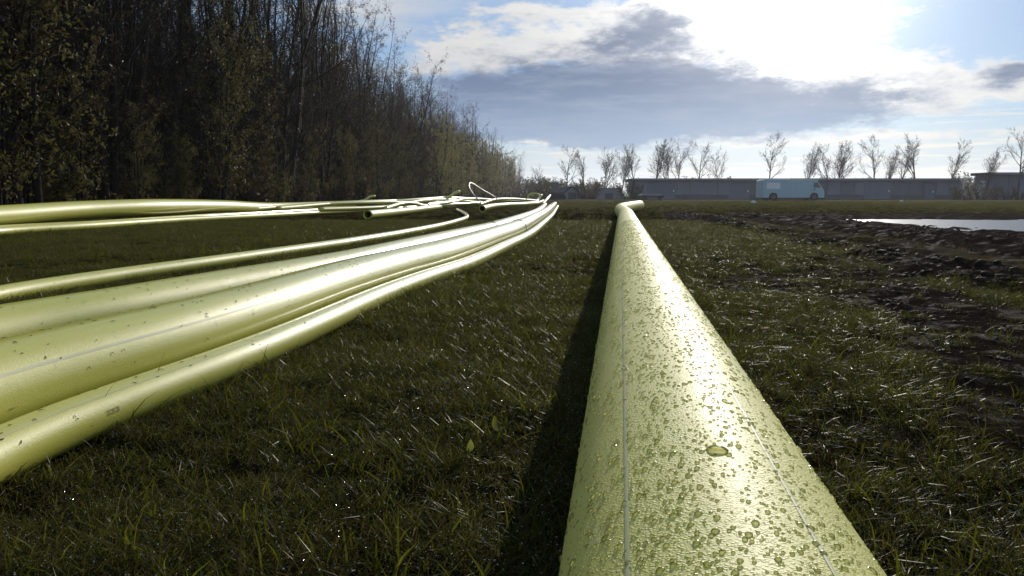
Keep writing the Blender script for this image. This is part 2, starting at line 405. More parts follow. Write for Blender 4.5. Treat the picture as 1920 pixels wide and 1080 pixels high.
# -- the long pipe running away beside the camera
MR = 0.125
mdir = at(1165, 372, 0).normalized(); mn = Vector((mdir.y, -mdir.x, 0))
def on_main(t, z=MR): return Vector((mdir.x * t + mn.x * 0.078, mdir.y * t + mn.y * 0.078, z))
mpts = [on_main(t) for t in (-1.5, 0, 1, 2, 4, 7, 10, 13)] + [at(1163.5, 393.0, MR + 0.02), at(1176, 388.5, MR + 0.04), at(1199, 384.5, MR + 0.06)]
main, mc = pipe('gas_pipe', 'long yellow pipe covered in raindrops with a black shadow along its left side', mpts, MR, 0.05, 72, m=m_wet)
ml = np.array(main.location)
near = mc[:, 1] < 9
for ang, w in ((-0.60, 0.0034), (0.34, 0.0026)):
    V, Q = strip(mc[near], MR, ang, w)
    link('stripe', mesh('stripe', V - ml, Q, m_stripe, True), main)
# raindrops
m_drop, k = mat('raindrop')
tp = k.n('ShaderNodeBsdfTransparent'); tp.inputs[0].default_value = (0.93, 0.92, 0.74, 1)
tl = k.n('ShaderNodeBsdfTranslucent'); tl.inputs[0].default_value = (0.88, 0.92, 0.50, 1)
gl = k.n('ShaderNodeBsdfGlossy'); gl.inputs['Roughness'].default_value = 0.13
mx = k.n('ShaderNodeMixShader'); mx.inputs[0].default_value = 0.48; k.l.new(tp.outputs[0], mx.inputs[1]); k.l.new(tl.outputs[0], mx.inputs[2])
fz = k.n('ShaderNodeFresnel'); fz.inputs['IOR'].default_value = 1.36
m2 = k.n('ShaderNodeMixShader'); k.l.new(fz.outputs[0], m2.inputs[0]); k.l.new(mx.outputs[0], m2.inputs[1]); k.l.new(gl.outputs[0], m2.inputs[2]); k.l.new(m2.outputs[0], k.out.inputs[0])
def cap(seg, rings):
    V = [(0, 0, 1.0)]; T = []; Q = []
    for j in range(1, rings + 1):
        ph = j / rings * math.pi / 2
        for i in range(seg):
            a = 2 * math.pi * i / seg
            w = math.sin(ph) * (1.0 + (0.06 if j == rings else 0))
            V.append((w * math.cos(a), w * math.sin(a), math.cos(ph) if j < rings else -0.12))
    for i in range(seg): T.append((0, 1 + i, 1 + (i + 1) % seg))
    for j in range(rings - 1):
        for i in range(seg):
            a, b = 1 + j * seg + i, 1 + j * seg + (i + 1) % seg; Q.append((a, a + seg, b + seg, b))
    return np.array(V), np.array(T), np.array(Q)
mt, ms, mu = frames(mc); marc = np.concatenate([[0], np.cumsum(np.linalg.norm(np.diff(mc, axis=0), axis=1))])
def drop_frames(s_, an):
    o = np.stack([np.interp(s_, marc, mc[:, j]) for j in range(3)], 1)
    t = np.stack([np.interp(s_, marc, mt[:, j]) for j in range(3)], 1); r_ = np.stack([np.interp(s_, marc, ms[:, j]) for j in range(3)], 1)
    u_ = np.stack([np.interp(s_, marc, mu[:, j]) for j in range(3)], 1)
    nrm = np.sin(an)[:, None] * r_ + np.cos(an)[:, None] * u_; cir = np.sin(an)[:, None] * u_ - np.cos(an)[:, None] * r_
    return o + nrm * MR, t, cir, nrm
s_cam = 1.5                               # arc length where the pipe passes the camera
# the fine ones
nf = 16000
sA = s_cam + 0.30 + rng.power(0.62, nf) * 6.2; anA = np.clip(rng.normal(-0.15, 0.62, nf), -1.75, 1.75)
clump = fbm(sA * 9, anA * 5 + 30, 3); keep = rng.random(nf) < sstep(clump, 0.30, 0.62) * 0.8 + 0.2
sA, anA = sA[keep], anA[keep]
def spaced(s1, a1, r1, taken):
    ok = np.zeros(len(s1), bool); cell = 0.008
    for i in np.argsort(-r1):
        x_, y_, r_ = s1[i], a1[i] * MR, r1[i]; ci_, cj_ = int(x_ / cell), int(y_ / cell + 100)
        if all((x_ - q[0]) ** 2 + (y_ - q[1]) ** 2 > (1.15 * (r_ + q[2])) ** 2 for u1 in (-1, 0, 1) for u2 in (-1, 0, 1) for q in taken.get((ci_ + u1, cj_ + u2), ())):
            ok[i] = True; taken.setdefault((ci_, cj_), []).append((x_, y_, r_))
    return ok
nb_ = 290
sB = s_cam + 0.38 + rng.power(0.8, nb_) * 2.4; anB = np.clip(rng.normal(-0.2, 0.55, nb_), -1.4, 1.5)
sB[0], anB[0] = s_cam + 0.62, 0.0
rb = np.clip(np.exp(rng.normal(math.log(0.0024), 0.28, nb_)), 0.0016, 0.0037) * np.clip(0.72 + 0.35 * (sB - s_cam - 0.4), 0.72, 1.15); rb[0] = 0.0056
taken = {}; kb = spaced(sB, anB, rb, taken); sB, anB, rb = sB[kb], anB[kb], rb[kb]; nb_ = len(sB)
rad = np.exp(rng.normal(math.log(0.00120), 0.40, len(sA))); rad = np.clip(rad, 0.0006, 0.0030) * (0.8 + 0.12 * np.minimum(4, sA - s_cam))
kf = spaced(sA, anA, rad, taken); sA, anA, rad = sA[kf], anA[kf], rad[kf]
o, t, ci, nn = drop_frames(sA, anA); CV, CT, CQ = cap(10, 3)
side = 1.0 + 0.9 * np.abs(np.sin(anA)) * rng.random(len(sA))
V = o[:, None, :] + CV[None, :, 0:1] * (t * rad[:, None])[:, None, :] + CV[None, :, 1:2] * (ci * (rad * side)[:, None])[:, None, :] + CV[None, :, 2:3] * (nn * (rad * rng.uniform(0.6, 0.85, len(rad)))[:, None])[:, None, :]
off = (np.arange(len(sA)) * len(CV))[:, None, None]
dm = mesh('fine_raindrops', V.reshape(-1, 3) - ml, [(CT[None] + off).reshape(-1, 3), (CQ[None] + off).reshape(-1, 4)], m_drop, True)
q = link('fine_raindrops', dm, main); tag(q, kind='stuff')
# the big ones, each by itself
CV, CT, CQ = cap(16, 5)
caps = []
for v_ in range(5):
    w = CV.copy(); th = np.arctan2(w[:, 1], w[:, 0]); q = 1 + 0.07 * np.sin(2 * th + v_ * 1.3) + 0.03 * np.sin(3 * th + v_)
    w[:, 0] *= q; w[:, 1] *= q
    caps.append(mesh('raindrop', w, [CT, CQ], m_drop, True))
o, t, ci, nn = drop_frames(sB, anB)
for i in range(nb_):
    q = link('raindrop', caps[i % 5], main)
    el_ = 1.0 + rng.random() * 0.7 * (abs(math.sin(anB[i])) + 0.05)
    if i == 0: el_ = 1.5
    M = Matrix((tuple(t[i]) + (0,), tuple(ci[i]) + (0,), tuple(nn[i]) + (0,), (0, 0, 0, 1))).transposed()
    M = Matrix.Translation(Vector(o[i] - ml)) @ M @ Matrix.Diagonal((rb[i], rb[i] * el_, rb[i] * rng.uniform(0.6, 0.8), 1))
    q.matrix_local = M

# -- the bundle that comes in from the lower left
P2_PTS = px_path([(-560, 952), (-260, 821), (0, 731), (320, 637.5), (480, 586.5), (640, 532), (740, 502), (840, 475), (920, 447), (970, 428.5), (1000, 412), (1022, 398.5), (1032, 390), (1040, 382.5)], 0.093)
_c = spline(P2_PTS, 0.25); _o = _c + frames(_c)[1] * 0.140; _o[:, 2] = 0.036        # laid right against the thick one
fr, c1_ = pipe('gas_pipe', 'slim yellow pipe in front of the bundle with grass growing against it', [tuple(q) for q in _o[:-8]], 0.045, n=36)
V, Q = strip(c1_[c1_[:, 1] < 5], 0.045, 0.55, 0.003); link('stripe', mesh('stripe', V - np.array(fr.location), Q, m_stripe, True), fr)
# faint illegible printed mark on its side
t_, s_, u_ = frames(c1_)
i_ = int(np.argmin(np.abs(c1_[:, 0] / c1_[:, 1] + (960 - 150) / F)))
for j in range(3):
    o_ = c1_[i_] + t_[i_] * (j * 0.012); V = []; hw = []
    for (da, dv) in ((0, 0), (0.009, 0), (0.009, 1), (0, 1), (0.002, 0.2), (0.007, 0.2), (0.007, 0.8), (0.002, 0.8)):
        an = 1.25 + dv * 0.2; V.append(o_ + t_[i_] * da + (0.045 + 0.0012) * (math.sin(an) * s_[i_] + math.cos(an) * u_[i_]))
    link('printed_mark', mesh('printed_mark', np.array(V) - np.array(fr.location), np.array([(0, 1, 5, 4), (1, 2, 6, 5), (2, 3, 7, 6), (3, 0, 4, 7)]), m_print), fr)
b2, c2_ = pipe('gas_pipe', 'thick yellow pipe between two others in the bundle, flecked with grass cuttings',
    P2_PTS, 0.093, n=48)
V, Q = strip(c2_[c2_[:, 1] < 4], 0.093, 1.02, 0.006); link('stripe', mesh('stripe', V - np.array(b2.location), Q, m_stripe, True), b2)  # pale band painted in for the grey highlight along this pipe's side
b3, c3_ = pipe('gas_pipe', 'thick yellow pipe behind the flecked one, second from the grass strip',
    px_path([(-560, 779), (-260, 689), (0, 628), (213, 586), (400, 548), (633, 501), (740, 475), (840, 450), (920, 430), (970, 413), (1000, 401), (1014, 392), (1022, 384)], 0.080), 0.080, n=44)
for root, c, rr, pxx in ((b3, c3_, 0.080, 921), (b2, c2_, 0.093, 971)):
    i_ = int(np.argmin(np.abs(c[:, 0] / c[:, 1] - (pxx - 960) / F))); bead(root, c, i_, rr)
sm, c4_ = pipe('gas_pipe', 'thin yellow pipe edging the grass strip, its far end curled back to the left',
    px_path([(-560, 690), (-260, 610), (0, 553), (200, 520), (400, 491), (600, 462), (660, 453), (760, 436), (825, 423), (862, 413), (875, 407), (871, 400.5), (857, 393)], 0.038), 0.040, 0.05, n=28)

# -- the far group below the trees
def pd(*L): return [at_d(x, y, d) for x, y, d in L]
pipe('gas_pipe', 'thick yellow pipe bowed up off the ground in front of the dark trees',
     pd((-330, 424, 7.0), (-120, 411, 8.2), (0, 405, 9.2), (150, 394, 10.8), (300, 387.5, 12.8), (420, 387, 15.8), (520, 389, 20), (640, 383.5, 27), (760, 378.5, 36)), 0.125, n=36)
pipe('gas_pipe', 'slim yellow pipe lying on the grass under the bowed thick one',
     px_path([(-330, 464), (-120, 446), (0, 434), (160, 424), (330, 413), (480, 405), (640, 396), (760, 389), (840, 384), (905, 378)], 0.05), 0.055, n=24)
pipe('gas_pipe', 'thin yellow pipe lifting off the slim one, beside the bowed pipe',
     px_path([(-330, 459), (-120, 440), (0, 429.5), (160, 421), (240, 415.5), (330, 409), (500, 399), (640, 391)], 0.07), 0.045, n=24)
pipe('gas_pipe', 'yellow pipe with a black open end resting on the grass',
     px_path([(689, 402.5), (735, 398), (780, 393), (830, 387), (870, 382), (905, 377)], 0.08), 0.085, 0.1, 32, bore=0.16)
pipe('gas_pipe', 'short yellow pipe with a black open end below the wire loop',
     px_path([(904, 391.5), (918, 387.5), (940, 384.8), (975, 383), (1008, 380.5), (1018, 376.5)], 0.085), 0.09, 0.1, 32, bore=0.16)
TG = 'tangle of loose yellow pipes below the trees'
TL = 'loose yellow pipe in the crossing tangle in front of the trees'
for L in ([(440, 395, 17), (560, 386, 20), (690, 380, 23), (800, 379, 27), (900, 376, 34)],
          [(520, 391, 18.5), (640, 381, 22), (730, 377, 25), (820, 374.5, 30), (880, 375, 35)],
          [(600, 393, 18), (720, 388.5, 21), (770, 380, 23), (810, 374, 25), (856, 375, 29)],
          [(722, 391, 19), (752, 382, 21), (775, 381, 22), (800, 386, 24), (850, 383, 27), (905, 380, 31)],
          [(670, 383, 24), (760, 376, 26), (830, 371, 29), (875, 372, 33), (920, 376, 38)],
          [(800, 384, 24), (850, 378, 27), (880, 372.5, 30), (940, 375.5, 38), (1000, 377, 44)],
          [(900, 383, 27), (930, 374, 31), (965, 373, 38), (1005, 376, 44)]):
    pipe('loose_pipe', TL, pd(*L), 0.055, 0.12, 16, group=TG)
pipe('loose_pipe', 'loose yellow pipe whose bent tip sticks up before the trees, over the tangle', pd((760, 381, 26), (820, 374, 27), (842, 369, 27.4), (852, 362, 27.6), (861, 359, 27.8)), 0.05, 0.06, 16, group=TG)
pipe('loose_pipe', 'loose yellow pipe with a small hooked tip raised above the thick pipe', pd((600, 386, 24), (660, 379, 25), (684, 375, 25.2), (693, 369, 25.4), (703, 367.5, 25.6)), 0.035, 0.05, 14, group=TG)
pipe('loose_pipe', 'white glinting pipe end rising beside the hedge end', pd((1003, 381, 36), (1009, 374, 37), (1015, 366, 37.5)), 0.06, 0.06, 14, group=TG)
pipe('loose_pipe', 'white glinting pipe end rising behind the thick bundle', pd((1018, 382, 34), (1025, 374, 36), (1031, 366.5, 37)), 0.06, 0.06, 14, group=TG)
pipe('loose_pipe', 'short arched pipe end standing over dark ground by the hedge', pd((988, 374, 42), (991, 366, 42), (1000, 363, 42), (1010, 364.5, 42), (1012, 372, 42)), 0.055, 0.08, 14, group=TG)
m_wire, k = mat('grey_cable'); k.l.new(pbr(k, (0.42, 0.41, 0.33), 0.35), k.out.inputs[0])
wc = spline(pd((903, 386, 22), (900, 378, 22), (888, 365, 22.4), (880, 351, 23), (881, 343, 23.4), (888, 345, 24), (905, 356, 25), (926, 368, 26.5), (934, 376, 27)), 0.04)
V, Fc = tube(wc, 0.017, 10)
tag(link('cable_loop', mesh('cable_loop', V, Fc, m_wire, True)), 'pale cable looping up in a tall arch above the pipe tangle', 'cable')
# cut grass stuck to the bundle
def clippings():
    V, Q = [], []
    for c, r, n in ((c2_, 0.093, 520), (c3_, 0.080, 320), (c1_, 0.045, 220), (c4_, 0.040, 90)):
        t, s_, u_ = frames(c); ok = np.where((c[:, 1] > 0.9) & (c[:, 1] < 7))[0]
        for _ in range(n):
            i = int(rng.choice(ok)); an = rng.normal(0.1, 0.6); L = rng.uniform(0.0015, 0.006); w = rng.uniform(0.0006, 0.0013)
            nrm = math.sin(an) * s_[i] + math.cos(an) * u_[i]; ci = math.cos(an) * s_[i] - math.sin(an) * u_[i]
            o = c[i] + t[i] * rng.uniform(-.04, .04) + nrm * (r + 0.0006); a = rng.uniform(0, math.pi)
            d = math.cos(a) * t[i] + math.sin(a) * ci; e = np.cross(nrm, d); b = len(V)
            V += [o - d * L - e * w, o + d * L - e * w + nrm * 0.001, o + d * L + e * w + nrm * 0.001, o - d * L + e * w, o + nrm * 0.0016]
            Q += [(b, b + 1, b + 4), (b + 1, b + 2, b + 4), (b + 2, b + 3, b + 4), (b + 3, b, b + 4)]
    return np.array(V), np.array(Q)
m_clip, k = mat('grass_cutting'); k.l.new(pbr(k, (0.045, 0.04, 0.02), 0.6), k.out.inputs[0])
V, T = clippings()
tag(link('grass_cuttings', mesh('grass_cuttings', V, T, m_clip)), 'dark scraps of cut grass stuck on the pipe bundle', 'cuttings', kind='stuff')


# ------------------------------------------------------------------ grass
def leaf_mat(name, dark_c, light_c, trans, gloss_r=0.3, gs=0.16):
    m, k = mat(name)
    at_ = k.n('ShaderNodeAttribute', attribute_name='tone'); oi = k.n('ShaderNodeObjectInfo')
    f = k.m('ADD', k.m('MULTIPLY', at_.outputs['Fac'], 0.7), k.m('MULTIPLY', oi.outputs['Random'], 0.3))
    col = k.mix(f, dark_c, light_c)
    p = pbr(k, col, gloss_r, gs)
    tr = k.n('ShaderNodeBsdfTranslucent'); k.l.new(k.mix(1.0, col, (2.1, 2.15, 0.9), 'MULTIPLY'), tr.inputs[0])
    mx = k.n('ShaderNodeMixShader'); mx.inputs[0].default_value = trans; k.l.new(p, mx.inputs[1]); k.l.new(tr.outputs[0], mx.inputs[2])
    k.l.new(mx.outputs[0], k.out.inputs[0]); return m
m_green = leaf_mat('green_blade', (0.015, 0.019, 0.004), (0.088, 0.088, 0.017), 0.46, 0.40, 0.07)
m_straw = leaf_mat('dry_blade', (0.030, 0.022, 0.010), (0.110, 0.086, 0.045), 0.30, 0.6, 0.0)
m_dew, k = mat('dew'); k.l.new(pbr(k, (0.45, 0.45, 0.42), 0.16, 1.0), k.out.inputs[0])
ICO = bmesh.new(); bmesh.ops.create_icosphere(ICO, subdivisions=1, radius=1.0)
IV = np.array([v.co[:] for v in ICO.verts]); IT = np.array([[v.index for v in f.verts] for f in ICO.faces]); ICO.free()
def tuft(nblade, R0, hmin, hmax, wid, droop, dry_frac, dew, seed):
    g = np.random.default_rng(seed); V, Q, T, mq, mt_, tone = [], [], [], [], [], []
    for _ in range(nblade):
        a = g.uniform(0, 6.283); b = np.array([math.cos(a), math.sin(a), 0]) * R0 * math.sqrt(g.random()); b[2] = -0.012
        h = g.uniform(hmin, hmax) * (0.65 + 0.5 * g.random()); az_ = g.uniform(0, 6.283); d = np.array([math.cos(az_), math.sin(az_), 0]); lean = g.uniform(0.05, droop)
        e = np.array([-d[1], d[0], 0]) ; tw = g.uniform(-.9, .9); e = e * math.cos(tw) + d * math.sin(tw) * 0.5; twist = g.uniform(-2.2, 2.2)
        w = wid * g.uniform(0.5, 1.25); n0 = len(V); tn = g.random(); dr = int(g.random() < dry_frac)
        curl = g.uniform(-0.7, 0.7)
        for j, t in enumerate((0, 0.36, 0.7)):
            c = b + d * (lean * h * t ** 1.7) + e * (curl * h * t * t) + np.array([0, 0, h * (t - 0.42 * lean * t * t)])
            ww = w * (1.0, 0.95, 0.65)[j]; f_ = e * math.cos(twist * t) + (d * 0.6 + np.array([0, 0, 0.5])) * math.sin(twist * t); V += [c - f_ * ww, c + f_ * ww]; tone += [tn * (0.5 + 0.5 * t)] * 2
        c = b + d * lean * h + e * curl * h + np.array([0, 0, h * (1 - 0.42 * lean)]); V.append(c); tone.append(tn)
        Q += [(n0, n0 + 1, n0 + 3, n0 + 2), (n0 + 2, n0 + 3, n0 + 5, n0 + 4)]; mq += [dr, dr]; T.append((n0 + 4, n0 + 5, n0 + 6)); mt_.append(dr)
        if g.random() < dew:
            r_ = g.uniform(0.0005, 0.0010); n1 = len(V); j = n0 + 2 + int(g.integers(0, 5)); o = np.array(V[j])
            V += list(IV * r_ + o); tone += [0] * len(IV); T += [tuple(q + n1) for q in IT]; mt_ += [2] * len(IT)
    me = mesh('tuft', np.array(V), [np.array(Q), np.array(T)], [m_green, m_straw, m_dew], False, mq + mt_)
    a_ = me.attributes.new('tone', 'FLOAT', 'POINT'); a_.data.foreach_set('value', np.array(tone, dtype=np.float32))
    return me
def source(name, meshes):
    c = bpy.data.collections.new(name)
    for i, me in enumerate(meshes): c.objects.link(bpy.data.objects.new('%s_%02d' % (name, i), me))
    return c
def scatter(name, pos, rotz, tilt, scale, which, coll, label, cat):
    """one countless growth: points that each carry one tuft of the collection"""
    n = len(pos); me = bpy.data.meshes.new(name); me.vertices.add(n); me.vertices.foreach_set('co', np.asarray(pos, dtype=np.float32).ravel())
    rot = np.zeros((n, 3), dtype=np.float32); rot[:, 2] = rotz; rot[:, 0] = tilt
    a = me.attributes.new('rot', 'FLOAT_VECTOR', 'POINT'); a.data.foreach_set('vector', rot.ravel())
    a = me.attributes.new('size', 'FLOAT', 'POINT'); a.data.foreach_set('value', np.asarray(scale, dtype=np.float32))
    a = me.attributes.new('which', 'INT', 'POINT'); a.data.foreach_set('value', np.asarray(which, dtype=np.int32))
    o = link(name, me); tag(o, label, cat, kind='stuff')
    t = bpy.data.node_groups.new(name, 'GeometryNodeTree')
    t.interface.new_socket('Geometry', in_out='INPUT', socket_type='NodeSocketGeometry'); t.interface.new_socket('Geometry', in_out='OUTPUT', socket_type='NodeSocketGeometry')
    gi = t.nodes.new('NodeGroupInput'); go = t.nodes.new('NodeGroupOutput'); ip = t.nodes.new('GeometryNodeInstanceOnPoints')
    ci = t.nodes.new('GeometryNodeCollectionInfo'); ci.inputs['Collection'].default_value = coll; ci.inputs['Separate Children'].default_value = True; ci.inputs['Reset Children'].default_value = True
    def na(nm, typ):
        nd = t.nodes.new('GeometryNodeInputNamedAttribute'); nd.data_type = typ; nd.inputs['Name'].default_value = nm
        return [q for q in nd.outputs if q.enabled][0]
    ip.inputs['Pick Instance'].default_value = True
    t.links.new(gi.outputs[0], ip.inputs['Points']); t.links.new(ci.outputs[0], ip.inputs['Instance']); t.links.new(na('which', 'INT'), ip.inputs['Instance Index'])
    t.links.new(na('rot', 'FLOAT_VECTOR'), ip.inputs['Rotation']); t.links.new(na('size', 'FLOAT'), ip.inputs['Scale']); t.links.new(ip.outputs[0], go.inputs[0])
    md = o.modifiers.new('growth', 'NODES'); md.node_group = t
    return o
lawn = source('lawn_tuft', [tuft(60, 0.050, 0.022, 0.056, 0.0013, 1.7, d, 0.24, 100 + i) for i, d in enumerate((0.12, 0.2, 0.3, 0.5, 0.15, 0.25))])
broad_src = source('broad_tuft', [tuft(9, 0.03, 0.040, 0.085, 0.0019, 1.3, d, 0.15, 400 + i) for i, d in enumerate((0.0, 0.15, 0.6))])
far_lawn = source('far_tuft', [tuft(24, 0.07, 0.025, 0.06, 0.0030, 1.0, d, 0.0, 200 + i) for i, d in enumerate((0.2, 0.35, 0.5, 0.65))])
straw_src = source('straw_tuft', [tuft(16, 0.07, 0.03, 0.10, 0.0022, 2.2, 0.95, 0.0, 300 + i) for i in range(3)])
axes = [(mc, MR), (c1_, 0.045), (c2_, 0.093), (c3_, 0.08), (c4_, 0.04)]
def clear_of_pipes(p, slack):
    ok = np.ones(len(p), bool)
    for c, r in axes:
        cc = c[(c[:, 1] < 30)]; order = np.argsort(cc[:, 1]); xc = np.interp(p[:, 1], cc[order, 1], cc[order, 0])
        ok &= np.abs(p[:, 0] - xc) > r * slack
    return ok
def wedge(n, y0, y1, power=1.0, spread=0.70):
    """random points of the field of view and a margin round it, between two distances"""
    y = y0 + (y1 - y0) * rng.power(power, n); x = rng.uniform(-1, 1, n) * (y * spread + 0.25)
    return x, y
P_, SC_ = [], []
for n, y0, y1, pw, s0 in ((22000, 0.55, 4.2, 1.5, 1.0), (44000, 4.0, 14.0, 1.4, 1.2)):
    x, y = wedge(n, y0, y1, pw); mud = np.maximum(mud_mask(x, y), near_mud(x, y) * 0.93)
    patch = fbm(x * 2.4 + 60, y * 2.4, 3)
    keep = (rng.random(n) > mud) & (rng.random(n) < 0.75 + 0.9 * sstep(patch, 0.3, 0.6)) & ~((x > 0.4) & (y < 6) & (rng.random(n) < 0.42))
    p = np.stack([x, y, height(x, y)], 1)[keep]; P_.append(p)
    SC_.append(s0 * (0.40 + 1.05 * patch[keep]) * rng.uniform(0.6, 1.3, len(p)))
p = np.vstack(P_); s_ = np.concatenate(SC_); ok = clear_of_pipes(p, 0.82); p, s_ = p[ok], s_[ok]
dryness = np.clip(fbm(p[:, 0] * 1.6, p[:, 1] * 1.2 + 20, 3) * 1.5 - 0.16 + 0.42 * sstep(p[:, 0], 0.5, 1.5), 0, 0.999)
which = np.where(rng.random(len(p)) < dryness, rng.choice([1, 2, 3, 5], len(p)), rng.choice([0, 1, 4], len(p)))
scatter('grass', p, rng.uniform(0, 6.283, len(p)), rng.normal(0, 0.22, len(p)), s_, which, lawn, 'short wet dark green grass round the pipes', 'grass')
x, y = wedge(3200, 0.6, 3.6, 1.4); cl = fbm(x * 3.1 + 11, y * 3.1 + 70, 3); kp = (rng.random(len(x)) < sstep(cl, 0.46, 0.66)) & (near_mud(x, y) < 0.5)
p = np.stack([x, y, height(x, y)], 1)[kp]; p = p[clear_of_pipes(p, 1.0)]
scatter('grass', p, rng.uniform(0, 6.283, len(p)), rng.normal(0, 0.25, len(p)), rng.uniform(0.6, 1.15, len(p)), rng.choice([0, 0, 1, 2], len(p)), broad_src, 'scattered broader bright green blades in the near turf', 'grass')
ii = rng.integers(0, len(c1_), 900); ii = ii[(c1_[ii, 1] > 0.9) & (c1_[ii, 1] < 5)]; fs = frames(c1_)[1]
p = c1_[ii] + fs[ii] * rng.uniform(0.045, 0.11, len(ii))[:, None]; p[:, 2] = height(p[:, 0], p[:, 1])
scatter('grass', p, rng.uniform(0, 6.283, len(p)), rng.normal(0, 0.2, len(p)), rng.uniform(0.5, 1.1, len(p)), rng.integers(0, 3, len(p)), broad_src, 'longer grass growing up against the front pipe', 'grass')
x, y = wedge(30000, 13.0, 62.0, 1.35, 0.68)
keep = (rng.random(len(x)) > mud_mask(x, y)) & (height(x, y) > PUD_Z) & (x > np.interp(y, [8, 53, 70], [-9.5, -7.6, -7]))
p = np.stack([x, y, height(x, y)], 1)[keep]; p = p[clear_of_pipes(p, 0.9)]
scatter('grass', p, rng.uniform(0, 6.283, len(p)), rng.normal(0, 0.15, len(p)), (0.8 + 0.012 * p[:, 1]) * rng.uniform(0.7, 1.4, len(p)), rng.integers(0, 4, len(p)), far_lawn, 'olive meadow grass reaching back to the pale road', 'grass')
y = rng.uniform(3.5, 19.5, 1000); x = mud_edge(y) + rng.normal(0.95, 0.13, 1000); x[::5] += rng.normal(-0.5, 0.5, 200)
p = np.stack([x, y, height(x, y) + 0.004], 1)
scatter('straw', p, rng.uniform(0, 6.283, len(p)), rng.normal(0, 1.2, len(p)), rng.uniform(0.3, 0.7, len(p)), rng.integers(0, 3, len(p)), straw_src, 'pale dead straw strewn along the muddy track', 'straw')
# clods of wet soil on the bank and in the trampled patches
def clod(seed):
    g = np.random.default_rng(seed); bm = bmesh.new(); bmesh.ops.create_icosphere(bm, subdivisions=2, radius=1.0)
    for v in bm.verts:
        q = v.co; v.co = q * (0.72 + 0.5 * float(vnoise(np.array(q.x * 1.6 + seed), np.array(q.y * 1.6 + q.z * 2.1))) + g.uniform(-.10, .10)); v.co.z *= 0.62
    me = bpy.data.meshes.new('clod'); bm.to_mesh(me); bm.free(); me.materials.append(m_clod); me.polygons.foreach_set('use_smooth', [True] * len(me.polygons)); return me
m_clod, k = mat('wet_soil'); geo = k.n('ShaderNodeNewGeometry'); P = geo.outputs['Position']
k.l.new(pbr(k, k.mix(k.noise(P, 30, 5, 0.6), (0.008, 0.006, 0.0048), (0.032, 0.024, 0.017)), k.m('ADD', 0.45, k.m('MULTIPLY', k.noise(P, 20, 3), 0.5)), 0.04, k.bump(k.noise(P, 90, 4, 0.7), 0.9, 0.012)), k.out.inputs[0])
clods = source('clod', [clod(i) for i in range(4)])
y = rng.uniform(2.5, 19.0, 3000); x = mud_edge(y) + np.where(rng.random(3000) < 0.6, rng.normal(0.25, 0.28, 3000), rng.uniform(0, 3.4, 3000))
sz = np.exp(rng.normal(math.log(0.013), 0.55, 3000)); hh = height(x, y); keep = (hh > PUD_Z + 0.01) & (mud_mask(x, y) > 0.25)
p = np.stack([x, y, hh], 1)[keep]
scatter('soil_clods', p, rng.uniform(0, 6.283, len(p)), rng.normal(0, 0.4, len(p)), np.clip(sz[keep], 0.004, 0.034), rng.integers(0, 4, len(p)), clods, 'dark clods of wet soil on the churned bank', 'soil')
x, y = wedge(9000, 0.8, 5.0, 1.3); mk = near_mud(x, y) > 0.35
p = np.stack([x, y, height(x, y) - 0.002], 1)[mk]
scatter('soil_crumbs', p, rng.uniform(0, 6.283, len(p)), rng.normal(0, 0.4, len(p)), np.clip(np.exp(rng.normal(math.log(0.006), 0.5, len(p))), 0.002, 0.016), rng.integers(0, 4, len(p)), clods, 'crumbs of trampled wet soil beside the long pipe', 'soil')

# a few long stalks against the front pipe
def stalk(V, Q, T, base, h, d, lean, w):
    n0 = len(V); d = np.array(d); e = np.array([1.0, 0.25, 0]) * w
    for j in range(6):
        t = j / 5; c = np.array(base) + d * (lean * h * t ** 2.2) + np.array([0, 0, h * (t - 0.35 * lean * t * t)]); V += [c - e * (1 - 0.85 * t), c + e * (1 - 0.85 * t)]
    for j in range(5): Q.append((n0 + 2 * j, n0 + 2 * j + 1, n0 + 2 * j + 3, n0 + 2 * j + 2))
V, Q, T = [], [], []
for (x_, y_), h, dx_, lean, w in (((292, 765), 0.135, 0.4, 0.35, 0.0012), ((185, 815), 0.12, 0.5, 0.5, 0.0012), ((250, 800), 0.11, -0.9, 1.4, 0.0011), ((140, 840), 0.10, -0.5, 0.7, 0.0012), ((50, 870), 0.10, -0.6, 0.9, 0.0016), ((747, 1080), 0.085, 0.1, 0.1, 0.0022), ((1000, 1000), 0.10, 0.5, 0.6, 0.0016), ((985, 960), 0.10, -0.6, 0.5, 0.0014), ((440, 690), 0.07, 0.3, 0.4, 0.0012), ((590, 1060), 0.07, -0.5, 0.8, 0.002)):
    b = at(x_, y_, 0.0); stalk(V, Q, T, tuple(b), h, (dx_, 0.3, 0), lean, w)
sme = mesh('grass_stalks', np.array(V), [np.array(Q)], m_green)
a_ = sme.attributes.new('tone', 'FLOAT', 'POINT'); a_.data.foreach_set('value', rng.uniform(0.3, 1.0, len(V)).astype(np.float32))
tag(link('grass_stalks', sme), 'tall thin grass stalks leaning on the front pipe', 'grass', kind='stuff')
